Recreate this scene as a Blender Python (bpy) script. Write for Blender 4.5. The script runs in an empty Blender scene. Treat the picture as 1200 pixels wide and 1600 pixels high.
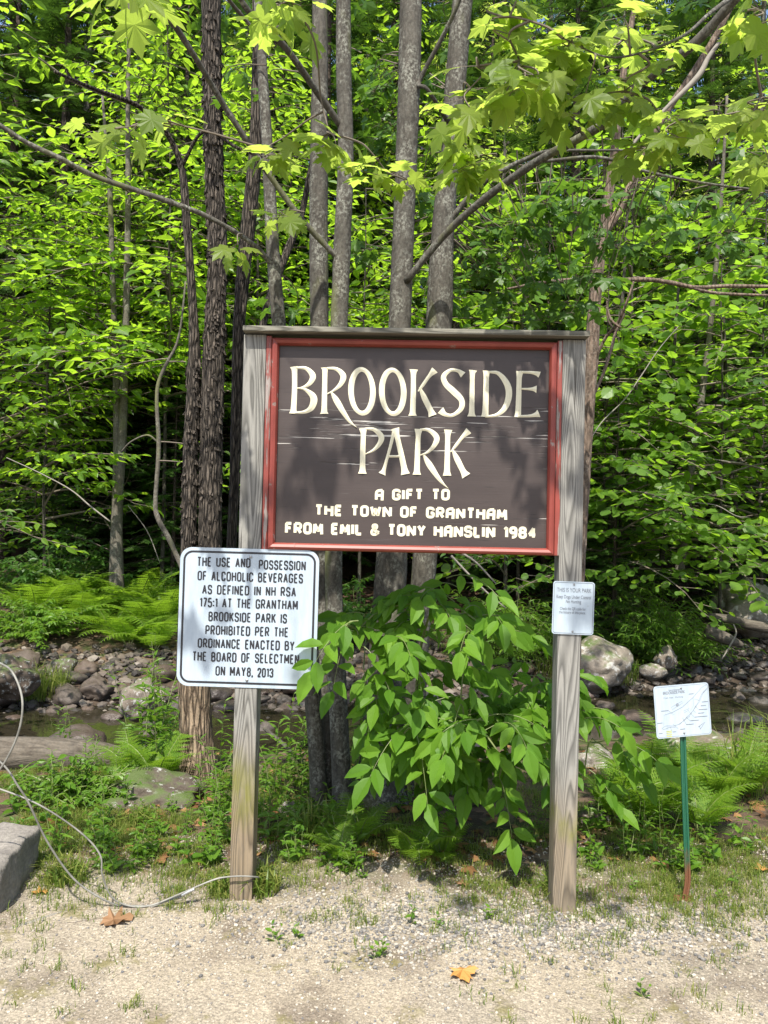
import bpy, math, random
import numpy as np
from math import radians as RAD, sin, cos, pi
from mathutils import Matrix, Vector, noise as mnoise

scene = bpy.context.scene
COL = scene.collection
# ------------------------------------------------------------------ camera
F_PX = 1200.0                      # focal length in pixels of the 1200x1600 frame
PITCH, ROLL, CAMH = RAD(1.0), RAD(1.2), 1.6
FW = np.array([0, cos(PITCH), sin(PITCH)])
_r0 = np.array([1.0, 0, 0]); _u0 = np.array([0, -sin(PITCH), cos(PITCH)])
RT = cos(ROLL) * _r0 + sin(ROLL) * _u0
UP = -sin(ROLL) * _r0 + cos(ROLL) * _u0
CAMP = np.array([0, 0, CAMH])
cd = bpy.data.cameras.new('camera')
cd.sensor_fit = 'VERTICAL'; cd.sensor_height = 36.0; cd.lens = 36.0 * F_PX / 1600.0
cd.clip_start = 0.05; cd.clip_end = 600
cam = bpy.data.objects.new('camera', cd); COL.objects.link(cam)
cam.matrix_world = Matrix(((RT[0], UP[0], -FW[0], 0), (RT[1], UP[1], -FW[1], 0), (RT[2], UP[2], -FW[2], CAMH), (0, 0, 0, 1)))
scene.camera = cam
# ------------------------------------------------------------------ light
SUN_EL, SUN_AZ = RAD(57), RAD(-9)          # azimuth from straight behind the camera, negative = to the left
sdir = np.array([cos(SUN_EL) * sin(SUN_AZ), -cos(SUN_EL) * cos(SUN_AZ), sin(SUN_EL)])   # towards the sun
w = bpy.data.worlds.new('World'); scene.world = w; w.use_nodes = True
nt = w.node_tree; bg = nt.nodes['Background']
sk = nt.nodes.new('ShaderNodeTexSky'); sk.sky_type = 'NISHITA'; sk.sun_disc = False
sk.sun_elevation = SUN_EL; sk.sun_rotation = pi - SUN_AZ
sk.air_density = 1.0; sk.dust_density = 2.0; sk.ozone_density = 1.0
nt.links.new(sk.outputs[0], bg.inputs[0]); bg.inputs[1].default_value = 0.14
sl = bpy.data.lights.new('sun', 'SUN'); sl.energy = 4.6; sl.angle = RAD(0.53); sl.color = (1.0, 0.95, 0.86)
so = bpy.data.objects.new('sun', sl); COL.objects.link(so)
so.rotation_euler = Vector(sdir).to_track_quat('Z', 'Y').to_euler(); so.location = (0, -10, 30)
vs = scene.view_settings
vs.view_transform = 'Standard'; vs.look = 'None'; vs.gamma = 1; vs.use_curve_mapping = False
vs.exposure = 1.0
cy = scene.cycles
cy.max_bounces = 7; cy.diffuse_bounces = 4; cy.glossy_bounces = 2; cy.transmission_bounces = 5; cy.transparent_max_bounces = 6
cy.caustics_reflective = False; cy.caustics_refractive = False; cy.sample_clamp_indirect = 6

# ------------------------------------------------------------------ helpers
def ray(px, py): return RT * (px - 600) / F_PX + UP * (800 - py) / F_PX + FW
def U(px, py, y):                               # point of the place seen at a pixel of the photo, y metres away
    return CAMP + ray(px, py) * (y / ray(px, py)[1])

def sm(a, b, x): t = np.clip((x - a) / (b - a), 0, 1); return t * t * (3 - 2 * t)
_TY = [-40, 3.8, 4.4, 5.2, 6.0, 6.9, 7.5, 8.9, 9.7, 10.2, 10.8, 12.2, 14, 18, 26, 45, 90, 160]
_TZ = [0.0, 0.0, -.03, -.07, -.16, -.45, -.78, -.77, -.72, -.63, -.53, -.33, .02, .32, 1.3, 5.5, 16, 30]
def vnoise(x, y, s, seed=0):
    a = seed * 1.7
    return (np.sin(x * s * 1.0 + 1.3 * np.sin(y * s * .9 + a) + a) + np.sin(y * s * 1.13 + 1.1 * np.sin(x * s * 1.21 + 2 * a) + 3 * a)
            + .5 * np.sin((x + y) * s * 2.1 + 4 * a) + .5 * np.sin((x - y) * s * 2.3 + 5 * a)) / 3
def H(x, y):
    x = np.asarray(x, float); y = np.asarray(y, float)
    t = y - .2 * np.clip(x, -7, 7) * sm(4.5, 7.0, y)
    t = t + .35 * vnoise(x, y * 0 + 1, .8, 2) * sm(5.0, 7.5, y)
    z = np.interp(t, _TY, _TZ)
    amp = .006 + .03 * sm(3.9, 5.5, t) + .05 * sm(10.5, 14, t) + .25 * sm(18, 30, t)
    return z + amp * vnoise(x, y, 2.1, 1) + .3 * amp * vnoise(x, y, 6.3, 3)
def GP(px, py):                                  # where the sight line through a pixel meets the terrain
    d = ray(px, py); ts = np.linspace(1.5, 40, 4000)
    P = CAMP + d[None] * ts[:, None]
    k = np.argmax(P[:, 2] < H(P[:, 0], P[:, 1]))
    return P[k]

def nrm(v): v = np.asarray(v, float); return v / (np.linalg.norm(v, axis=-1, keepdims=True) + 1e-12)

class Geo:
    def __init__(s): s.v = []; s.f = []; s.n = 0; s.m = []
    def add(s, V, faces, m=0):
        V = np.asarray(V, float); s.v.append(V)
        if isinstance(faces, np.ndarray): s.f.append(faces + s.n); s.m.append(np.full(len(faces), m))
        else:
            by = {}
            for f in faces: by.setdefault(len(f), []).append(f)
            for k, a in by.items(): s.f.append(np.array(a) + s.n); s.m.append(np.full(len(a), m))
        s.n += len(V)
    def tube(s, pts, rad, sides=6, cap=True, m=0, wob=None):
        P = np.asarray(pts, float); n = len(P); rad = np.broadcast_to(np.asarray(rad, float), (n,))
        T = np.gradient(P, axis=0); T = nrm(T)
        ref = np.array([0, 0, 1.0]) if abs(T[0][2]) < .9 else np.array([1.0, 0, 0])
        N = nrm(np.cross(T[0], ref)); A = np.zeros((n, sides, 3)); ang = np.arange(sides) * 2 * pi / sides
        for i in range(n):
            N = nrm(N - T[i] * np.dot(N, T[i])); B = np.cross(T[i], N)
            r = rad[i] * (np.ones(sides) if wob is None else wob(i, ang))
            A[i] = P[i] + (np.cos(ang) * r)[:, None] * N + (np.sin(ang) * r)[:, None] * B
        V = A.reshape(-1, 3)
        i = np.arange(n - 1)[:, None] * sides; j = np.arange(sides)[None]; j2 = (j + 1) % sides
        q = np.stack([i + j, i + j2, i + sides + j2, i + sides + j], -1).reshape(-1, 4)
        s.add(V, q, m)
        if cap and sides > 2:
            s.f.append(np.array([list(range(sides))[::-1]]) + s.n - n * sides); s.m.append(np.array([m]))
            s.f.append(np.array([list(range(sides))]) + s.n - sides); s.m.append(np.array([m]))
    def box(s, a, b, R=None, o=(0, 0, 0), m=0, bev=0.0):
        a = np.array(a, float); b = np.array(b, float)
        if bev <= 0:
            V = np.array([[(a, b)[i][0], (a, b)[j][1], (a, b)[k][2]] for k in (0, 1) for j in (0, 1) for i in (0, 1)])
            Fc = [(0, 2, 3, 1), (4, 5, 7, 6), (0, 1, 5, 4), (2, 6, 7, 3), (0, 4, 6, 2), (1, 3, 7, 5)]
        else:
            import bmesh
            bm = bmesh.new(); bmesh.ops.create_cube(bm, size=1)
            bmesh.ops.scale(bm, vec=Vector(b - a), verts=bm.verts); bmesh.ops.translate(bm, vec=Vector((a + b) / 2), verts=bm.verts)
            bmesh.ops.bevel(bm, geom=list(bm.edges), offset=bev, segments=2, profile=.5, affect='EDGES')
            bm.verts.index_update(); V = np.array([v.co[:] for v in bm.verts]); Fc = [[v.index for v in f.verts] for f in bm.faces]; bm.free()
        if R is not None: V = V @ np.asarray(R).T
        s.add(V + np.array(o), Fc, m)
    def inst(s, tv, tf, pos, R, sc, m=0):
        pos = np.asarray(pos, float); N = len(pos)
        if N == 0: return
        sc = np.broadcast_to(np.asarray(sc, float).reshape(-1, 1, 1) if np.ndim(sc) else sc, (N, 1, 1))
        V = np.einsum('nij,kj->nki', R, tv) * sc + pos[:, None]
        k = len(tv); base = (np.arange(N) * k)[:, None, None]
        by = {}
        for f in tf: by.setdefault(len(f), []).append(f)
        s.v.append(V.reshape(-1, 3))
        for l, a in by.items():
            q = (np.array(a)[None] + base).reshape(-1, l) + s.n
            s.f.append(q); s.m.append(np.full(len(q), m))
        s.n += N * k
    def build(s, name, mats, parent=None, smooth=False, link=True):
        me = bpy.data.meshes.new(name)
        V = np.concatenate(s.v); me.vertices.add(len(V)); me.vertices.foreach_set('co', V.astype(np.float32).ravel())
        loops = np.concatenate([f.ravel() for f in s.f]); tot = np.concatenate([np.full(len(f), f.shape[1]) for f in s.f])
        me.loops.add(len(loops)); me.loops.foreach_set('vertex_index', loops.astype(np.int32))
        me.polygons.add(len(tot)); st = np.concatenate([[0], np.cumsum(tot)[:-1]])
        me.polygons.foreach_set('loop_start', st.astype(np.int32)); me.polygons.foreach_set('loop_total', tot.astype(np.int32))
        me.polygons.foreach_set('material_index', np.concatenate(s.m).astype(np.int32))
        me.polygons.foreach_set('use_smooth', np.full(len(tot), smooth))
        me.update(calc_edges=True); me.validate()
        for mm in (mats if isinstance(mats, (list, tuple)) else [mats]): me.materials.append(mm)
        o = bpy.data.objects.new(name, me); COL.objects.link(o)
        if parent is not None: o.parent = parent
        return o

def tag(o, label=None, cat=None, group=None, kind=None):
    if label: o['label'] = label
    if cat: o['category'] = cat
    if group: o['group'] = group
    if kind: o['kind'] = kind
    return o
def thing(name, label, cat, loc=(0, 0, 0), rz=0, group=None):
    o = bpy.data.objects.new(name, None); COL.objects.link(o); o.empty_display_size = .2
    o.location = loc; o.rotation_euler = (0, 0, rz)
    return tag(o, label, cat, group)
def dup(root, loc, rz=0, sc=1.0, label=None, group=None):
    def cp(o, par):
        c = o.copy(); COL.objects.link(c); c.parent = par
        for ch in o.children: cp(ch, c)
        return c
    r = cp(root, None); r.location = loc; r.rotation_euler = (0, 0, rz); r.scale = (sc, sc, sc) if np.ndim(sc) == 0 else sc
    if label: r['label'] = label
    if group: r['group'] = group
    return r
def place(o, loc, rz=0, sc=1.0):
    o.location = loc; o.rotation_euler = (0, 0, rz); o.scale = (sc, sc, sc) if np.ndim(sc) == 0 else sc

def catmull(pts, per=8):
    P = np.asarray(pts, float); n = len(P)
    Q = np.vstack([2 * P[0] - P[1], P, 2 * P[-1] - P[-2]]); out = []
    for i in range(n - 1):
        a, b, c, d = Q[i:i + 4]; t = np.linspace(0, 1, per, endpoint=False)[:, None]
        out.append(.5 * (2 * b + (c - a) * t + (2 * a - 5 * b + 4 * c - d) * t ** 2 + (3 * b - a - 3 * c + d) * t ** 3))
    out.append(P[-1:]); return np.vstack(out)

# ------------------------------------------------------------------ materials
def newmat(name):
    m = bpy.data.materials.new(name); m.use_nodes = True
    n = m.node_tree; n.nodes.clear()
    out = n.nodes.new('ShaderNodeOutputMaterial'); b = n.nodes.new('ShaderNodeBsdfPrincipled')
    n.links.new(b.outputs[0], out.inputs[0]); return m, n, b, out
class NB:
    def __init__(s, nt): s.t = nt
    def n(s, typ, **kw):
        x = s.t.nodes.new('ShaderNode' + typ)
        for k, v in kw.items(): setattr(x, k, v)
        return x
    def l(s, a, b): s.t.links.new(a, b)
    def pos(s, scale=(1, 1, 1), obj=True, rot=(0, 0, 0)):
        tc = s.n('TexCoord'); mp = s.n('Mapping'); mp.inputs['Scale'].default_value = scale; mp.inputs['Rotation'].default_value = rot
        s.l(tc.outputs['Object' if obj else 'Generated'], mp.inputs[0]); return mp.outputs[0]
    def noise(s, vec, scale, detail=4, rough=.55, dist=0):
        x = s.n('TexNoise'); x.inputs['Scale'].default_value = scale; x.inputs['Detail'].default_value = detail
        x.inputs['Roughness'].default_value = rough; x.inputs['Distortion'].default_value = dist
        if vec is not None: s.l(vec, x.inputs['Vector'])
        return x.outputs['Fac']
    def voro(s, vec, scale, feature='F1', out='Distance'):
        x = s.n('TexVoronoi', feature=feature); x.inputs['Scale'].default_value = scale; s.l(vec, x.inputs['Vector']); return x.outputs[out]
    def ramp(s, fac, stops, interp='LINEAR'):
        x = s.n('ValToRGB'); cr = x.color_ramp; cr.interpolation = interp
        while len(cr.elements) < len(stops): cr.elements.new(.5)
        for e, (p, c) in zip(cr.elements, stops):
            e.position = p; e.color = (c, c, c, 1) if np.ndim(c) == 0 else (*c, 1)
        s.l(fac, x.inputs[0]); return x.outputs[0]
    def mix(s, f, a, b, mode='MIX'):
        x = s.n('Mix', data_type='RGBA', blend_type=mode)
        for i, v in ((0, f), (6, a), (7, b)):
            if hasattr(v, 'links'): s.l(v, x.inputs[i])
            elif i == 0: x.inputs[i].default_value = v
            else: x.inputs[i].default_value = (*v, 1) if np.ndim(v) else (v, v, v, 1)
        return x.outputs[2]
    def math(s, op, a, b=0.0):
        x = s.n('Math', operation=op)
        for i, v in ((0, a), (1, b)):
            if hasattr(v, 'links'): s.l(v, x.inputs[i])
            else: x.inputs[i].default_value = v
        return x.outputs[0]
    def bump(s, h, strength, dist, bsdf):
        x = s.n('Bump'); x.inputs['Strength'].default_value = strength; x.inputs['Distance'].default_value = dist
        s.l(h, x.inputs['Height']); s.l(x.outputs[0], bsdf.inputs['Normal'])
def plain(name, col, rough=.6, metal=0, spec=.5, var=.12, scale=30, bump=.0):
    m, n, b, o = newmat(name); k = NB(n); v = k.pos()
    f = k.noise(v, scale); c = k.ramp(f, [(.3, tuple(x * (1 - var) for x in col)), (.7, tuple(min(1, x * (1 + var)) for x in col))])
    k.l(c, b.inputs['Base Color']); b.inputs['Roughness'].default_value = rough; b.inputs['Metallic'].default_value = metal
    b.inputs['Specular IOR Level'].default_value = spec
    if bump: k.bump(f, bump, .01, b)
    return m
def leafmat(name, c1, c2, tr, fac=.42, gloss=.38, rough=.42):
    m, n, b, o = newmat(name); k = NB(n)
    g = k.n('NewGeometry'); r = g.outputs['Random Per Island']
    col = k.ramp(r, [(0, c1), (.55, tuple((a + d) / 2 for a, d in zip(c1, c2))), (1, c2)])
    k.l(col, b.inputs['Base Color']); b.inputs['Roughness'].default_value = rough; b.inputs['Specular IOR Level'].default_value = gloss
    t = k.n('BsdfTranslucent'); tc = k.ramp(r, [(0, tuple(x * .75 for x in tr)), (1, tuple(x * 1.15 for x in tr))]); k.l(tc, t.inputs[0])
    mx = k.n('MixShader'); mx.inputs[0].default_value = fac; k.l(b.outputs[0], mx.inputs[1]); k.l(t.outputs[0], mx.inputs[2]); k.l(mx.outputs[0], o.inputs[0])
    return m
def barkmat(name, c1, c2, sx, sz, bump=.8, lichen=None, moss=False, dist=.02, cells=.55, lo=.25, hi=.85):
    m, n, b, o = newmat(name); k = NB(n)
    v = k.pos((sx, sx, sz) if np.ndim(sx) == 0 else sx); a = k.noise(v, 1, 6, .65, .6); e = k.voro(v, 1.3, 'DISTANCE_TO_EDGE')
    h = k.math('ADD', k.math('MULTIPLY', a, .8), k.ramp(e, [(0, 0.0), (.25, cells)]))
    col = k.ramp(h, [(lo, c1), (hi, c2)])
    fine = k.noise(k.pos((1, 1, 1)), 55, 3); col = k.mix(.35, col, k.ramp(fine, [(.3, .0), (.7, tuple(min(1, x * 2.2) for x in c2))]), 'SOFT_LIGHT')
    if lichen:
        w = k.pos((1, 1, .8)); l1 = k.ramp(k.noise(w, 7, 5, .7), [(.46, .15), (.62, 1)]); l2 = k.ramp(k.noise(w, 62, 4, .7), [(.45, 0), (.62, .6)])
        col = k.mix(k.math('MULTIPLY', l1, l2), col, lichen)
    if moss:
        l3 = k.ramp(k.noise(k.pos((1, 1, .35)), 3.1, 4), [(.57, 0), (.68, .8)]); col = k.mix(l3, col, (.13, .14, .05))
    k.l(col, b.inputs['Base Color']); b.inputs['Roughness'].default_value = .9; b.inputs['Specular IOR Level'].default_value = .2
    k.bump(h, bump, dist, b); return m
def rockmat(name, c1, c2, spots=None, moss=0.0, rough=.75, sc=6):
    m, n, b, o = newmat(name); k = NB(n); v = k.pos()
    oi = k.n('ObjectInfo').outputs['Random']
    a = k.noise(v, sc, 6, .65); f = k.noise(v, sc * 7, 4, .7)
    col = k.ramp(a, [(.3, c1), (.7, c2)])
    col = k.mix(k.math('MULTIPLY', oi, .55), col, (.10, .065, .045))
    col = k.mix(.5, col, k.ramp(f, [(.3, .25), (.7, .85)]), 'OVERLAY')
    if spots: col = k.mix(k.ramp(k.noise(v, sc * 2.2, 5, .7), [(.56, 0), (.62, 1)]), col, spots)
    if moss:
        g = k.n('NewGeometry'); sp = k.n('SeparateXYZ'); k.l(g.outputs['Normal'], sp.inputs[0])
        mm = k.math('MULTIPLY', k.ramp(sp.outputs[2], [(.3, 0), (.8, 1)]), k.ramp(k.noise(v, 4, 5), [(.5 - moss * .3, 0), (.62 - moss * .3, 1)]))
        col = k.mix(mm, col, (.06, .085, .022))
    k.l(col, b.inputs['Base Color']); b.inputs['Roughness'].default_value = rough; b.inputs['Specular IOR Level'].default_value = .35
    k.bump(k.math('ADD', a, k.math('MULTIPLY', f, .5)), .5, .02, b); return m
def woodmat(name, grey, brown, split, moss=None, horiz=False):
    """weathered lumber with growth-ring figure; grey above, browner where the height falls under `split`"""
    m, n, b, o = newmat(name); k = NB(n)
    tc = k.n('TexCoord'); mp = k.n('Mapping'); k.l(tc.outputs['Object'], mp.inputs[0])
    mp.inputs['Scale'].default_value = (1.2, 1, 1) if horiz else (1, 1, .075)
    if horiz: mp.inputs['Scale'].default_value = (.05, 1, 1)
    wob = k.n('TexNoise'); wob.inputs['Scale'].default_value = 8; wob.inputs['Detail'].default_value = 1.5; k.l(mp.outputs[0], wob.inputs['Vector'])
    rings = k.math('FRACT', k.math('MULTIPLY', wob.outputs['Fac'], 26.0))
    ring = k.ramp(rings, [(0, 0.0), (.5, .9), (.78, 1.0), (1, .0)])
    fine = k.noise(mp.outputs[0], 190, 3, .6)
    c = k.mix(ring, tuple(x * .40 for x in grey), grey); cb = k.mix(ring, tuple(x * .42 for x in brown), brown)
    sp = k.n('SeparateXYZ'); k.l(tc.outputs['Object'], sp.inputs[0])
    zz = k.math('ADD', sp.outputs[2], k.math('MULTIPLY', k.noise(k.pos((6, 6, 1)), 2), .3))
    c = k.mix(k.ramp(k.math('MULTIPLY', zz, 1 / (2 * split)), [(.35, 1), (.62, 0)]), c, cb)
    if moss:
        z0, hw = moss; d = k.math('ABSOLUTE', k.math('SUBTRACT', zz, z0 + .15))
        f = k.math('MULTIPLY', k.ramp(k.math('DIVIDE', d, hw), [(.2, .75), (1, 0)]), k.ramp(k.noise(k.pos((8, 8, 3)), 2.2), [(.38, .15), (.6, 1)]))
        c = k.mix(f, c, (.15, .15, .03))
    c = k.mix(k.ramp(fine, [(.3, .45), (.5, 0)]), c, tuple(x * .35 for x in grey))
    crack = k.ramp(k.noise(k.pos((30, 30, .9) if not horiz else (.9, 30, 30)), 1.6, 2), [(.30, 1), (.335, 0)])
    c = k.mix(k.math('MULTIPLY', crack, .75), c, (.03, .025, .02))
    k.l(c, b.inputs['Base Color']); b.inputs['Roughness'].default_value = .85; b.inputs['Specular IOR Level'].default_value = .25
    k.bump(k.math('SUBTRACT', k.math('ADD', k.math('MULTIPLY', ring, .5), k.math('MULTIPLY', fine, .5)), crack), .5, .004, b); return m

M = {}
M['leaf_beech'] = leafmat('beech leaf', (.065, .145, .012), (.13, .235, .02), (.42, .68, .035), .52)
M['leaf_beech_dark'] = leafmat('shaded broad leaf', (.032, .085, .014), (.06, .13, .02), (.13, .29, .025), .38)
M['leaf_round'] = leafmat('round hobble leaf', (.065, .14, .018), (.115, .21, .025), (.34, .58, .035), .48)
M['leaf_maple'] = leafmat('maple leaf', (.10, .165, .022), (.18, .23, .045), (.50, .66, .09), .58, .2)
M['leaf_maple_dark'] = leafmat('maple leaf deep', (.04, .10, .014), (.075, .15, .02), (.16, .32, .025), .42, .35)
M['leaf_ash'] = leafmat('ash leaflet', (.058, .14, .012), (.115, .22, .02), (.22, .46, .022), .38, .2, .5)
M['needle'] = leafmat('hemlock needle', (.022, .055, .012), (.055, .11, .018), (.07, .15, .016), .3, .25)
M['fern'] = leafmat('fern frond', (.08, .17, .014), (.14, .23, .022), (.30, .50, .03), .45, .25)
M['weed'] = leafmat('weed leaf', (.065, .15, .014), (.12, .22, .022), (.26, .44, .03), .42, .3)
M['grassblade'] = leafmat('grass blade', (.075, .14, .018), (.22, .22, .06), (.28, .40, .05), .38, .25)
M['dryleaf'] = leafmat('dead leaf', (.12, .055, .022), (.30, .17, .075), (.18, .09, .03), .2, .2, .7)
M['bark_rough'] = barkmat('shaggy bark', (.012, .010, .0085), (.17, .145, .12), 42, 6, 1.0, None, False, .03, .45, .38, .98)
M['bark_stump'] = barkmat('torn pale bark', (.03, .02, .014), (.34, .27, .20), 30, 3.2, 1.0, None, False, .025, .4, .3, .85)
M['bark_maple'] = barkmat('grey lichen bark', (.04, .036, .03), (.155, .143, .122), 26, 9, .6, (.34, .345, .29), True, .01, .08)
M['bark_sap'] = barkmat('pale smooth bark', (.06, .052, .042), (.22, .20, .165), 16, 12, .3, (.28, .28, .23), True, .01, .05)
M['bark_young'] = barkmat('dark young bark', (.03, .026, .02), (.10, .09, .07), 16, 12, .3, (.16, .16, .13), True, .01, .05)
M['bark_red'] = barkmat('flaking reddish bark', (.045, .034, .026), (.24, .185, .145), 26, 5, .8, (.28, .24, .20), False, .02, .3)
M['bark_dark'] = barkmat('dark hemlock bark', (.025, .02, .016), (.10, .08, .065), 20, 5, .8)
M['twig'] = plain('twig', (.13, .105, .08), .85)
M['twig_pale'] = plain('dead twig', (.20, .18, .15), .85)
M['greenstem'] = plain('green stem', (.13, .16, .05), .6)
M['rock'] = rockmat('stream stone', (.02, .018, .016), (.095, .082, .07), rough=.6)
M['rock_wet'] = rockmat('wet dark stone', (.022, .02, .02), (.07, .062, .056), rough=.28)
M['boulder'] = rockmat('lichened granite', (.12, .105, .085), (.25, .225, .185), (.36, .35, .325), .1, sc=3)
M['boulder_moss'] = rockmat('mossy boulder', (.022, .02, .016), (.10, .09, .072), (.34, .34, .32), .3, sc=4)
M['concrete'] = rockmat('old concrete', (.15, .145, .135), (.27, .255, .225), None, .0, .9, 9)
M['log'] = barkmat('bleached log', (.06, .05, .04), (.24, .215, .18), (4, 26, 26), 1, .7, None, False, .02, .06)
M['post_l'] = woodmat('post wood mossy', (.245, .238, .215), (.225, .175, .115), .72, (.47, .2))
M['post_r'] = woodmat('post wood', (.25, .242, .22), (.235, .19, .135), .62, (.36, .09))
M['cap'] = woodmat('cap wood', (.20, .19, .155), (.2, .19, .155), .1, None, True)
M['cream'] = plain('cream paint', (.60, .565, .42), .5, 0, .4, .05, 60)
M['black'] = plain('black lettering', (.016, .017, .022), .45)
M['greyink'] = plain('grey print', (.06, .065, .08), .5)
M['mapink'] = plain('map print', (.15, .16, .19), .5); M['lightink'] = plain('thin print', (.11, .115, .135), .5)
M['yellowink'] = plain('yellow print', (.45, .45, .06), .5)
def alummat():
    m, n, b, o = newmat('white sheeting'); k = NB(n)
    s_ = k.noise(k.pos((9, 9, 1.6)), 2.5, 5, .65); d_ = k.noise(k.pos(), 26, 5, .75)
    c = k.ramp(s_, [(.3, (.30, .36, .42)), (.62, (.385, .45, .505))]); c = k.mix(k.ramp(d_, [(.66, 0), (.74, .5)]), c, (.22, .22, .19))
    k.l(c, b.inputs['Base Color']); b.inputs['Roughness'].default_value = .33; k.bump(k.noise(k.pos(), 5, 2), .12, .02, b); return m
M['alum'] = alummat()
M['alumedge'] = plain('aluminium edge', (.55, .57, .58), .35, .9)
M['bolt'] = plain('bolt head', (.33, .33, .34), .4, .9)
M['cable'] = plain('grey cable', (.17, .165, .145), .55, 0, .4, .45, 14)
M['sleeve'] = plain('splice sleeve', (.4, .4, .4), .35, .7)

def redmat(peel):
    m, n, b, o = newmat('red trim paint'); k = NB(n)
    a = k.noise(k.pos((40, 40, 3.0) if peel else (14, 14, 14)), 1, 5, .7); base = k.ramp(k.noise(k.pos(), 7, 5, .6), [(.3, (.15, .026, .018)), (.7, (.235, .044, .031))])
    bare = k.ramp(k.noise(k.pos((30, 30, 4)), 2, 3), [(.3, (.13, .10, .08)), (.7, (.30, .26, .24))])
    f = k.ramp(a, [(.52, 0), (.56, 1)] if peel else [(.635, 0), (.67, .8)])
    k.l(k.mix(f, base, bare), b.inputs['Base Color']); b.inputs['Roughness'].default_value = .5
    k.bump(k.math('SUBTRACT', 1.0, f), .5, .002, b); return m
M['red'] = redmat(False); M['red_peel'] = redmat(True)
def panelmat():
    m, n, b, o = newmat('brown panel paint'); k = NB(n)
    v = k.pos((2.2, 1, 85)); a = k.noise(v, 1, 3, .55, .3)
    big = k.noise(k.pos((1.6, 1, 4.5)), 1.7, 3)
    tc = k.n('TexCoord'); sp = k.n('SeparateXYZ'); k.l(tc.outputs['Object'], sp.inputs[0])
    band = k.ramp(k.math('ABSOLUTE', k.math('SUBTRACT', sp.outputs[2], 2.00)), [(.03, .15), (.19, .0)])
    low = k.ramp(k.math('ABSOLUTE', k.math('SUBTRACT', sp.outputs[2], 1.62)), [(.01, .06), (.07, .0)])
    th = k.math('ADD', k.math('ADD', a, k.math('MULTIPLY', k.math('SUBTRACT', big, .5), .22)), k.math('ADD', band, low))
    crack = k.ramp(th, [(.70, 0), (.725, 1)]); flake = k.ramp(th, [(.755, 0), (.77, 1)])
    base = k.ramp(k.noise(k.pos((1, 1, 3)), 3, 5), [(.3, (.034, .0245, .022)), (.7, (.052, .039, .035))])
    grain = k.noise(k.pos((4, 1, 160)), 1, 2)
    c = k.mix(k.math('MULTIPLY', grain, .35), base, (.045, .035, .034)); c = k.mix(k.ramp(k.noise(k.pos((5, 1, 120)), 1, 2), [(.66, 0), (.70, .8)]), c, (.02, .016, .015)); c = k.mix(crack, c, (.03, .024, .022)); c = k.mix(flake, c, (.42, .40, .37))
    k.l(c, b.inputs['Base Color']); b.inputs['Roughness'].default_value = .5; b.inputs['Specular IOR Level'].default_value = .4
    k.bump(k.math('ADD', k.math('MULTIPLY', crack, -1.0), k.math('MULTIPLY', grain, .35)), .35, .003, b); return m
M['panel'] = panelmat()
def polemat():
    m, n, b, o = newmat('green post paint'); k = NB(n); tc = k.n('TexCoord'); sp = k.n('SeparateXYZ'); k.l(tc.outputs['Object'], sp.inputs[0])
    z = k.math('ADD', sp.outputs[2], k.math('MULTIPLY', k.noise(k.pos((20, 20, 5)), 3), .25))
    f = k.ramp(z, [(.24, 1), (.36, 0)]); k.l(k.mix(f, (.012, .085, .045), (.14, .06, .03)), b.inputs['Base Color']); b.inputs['Roughness'].default_value = .45; return m
M['pole'] = polemat()
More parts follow.
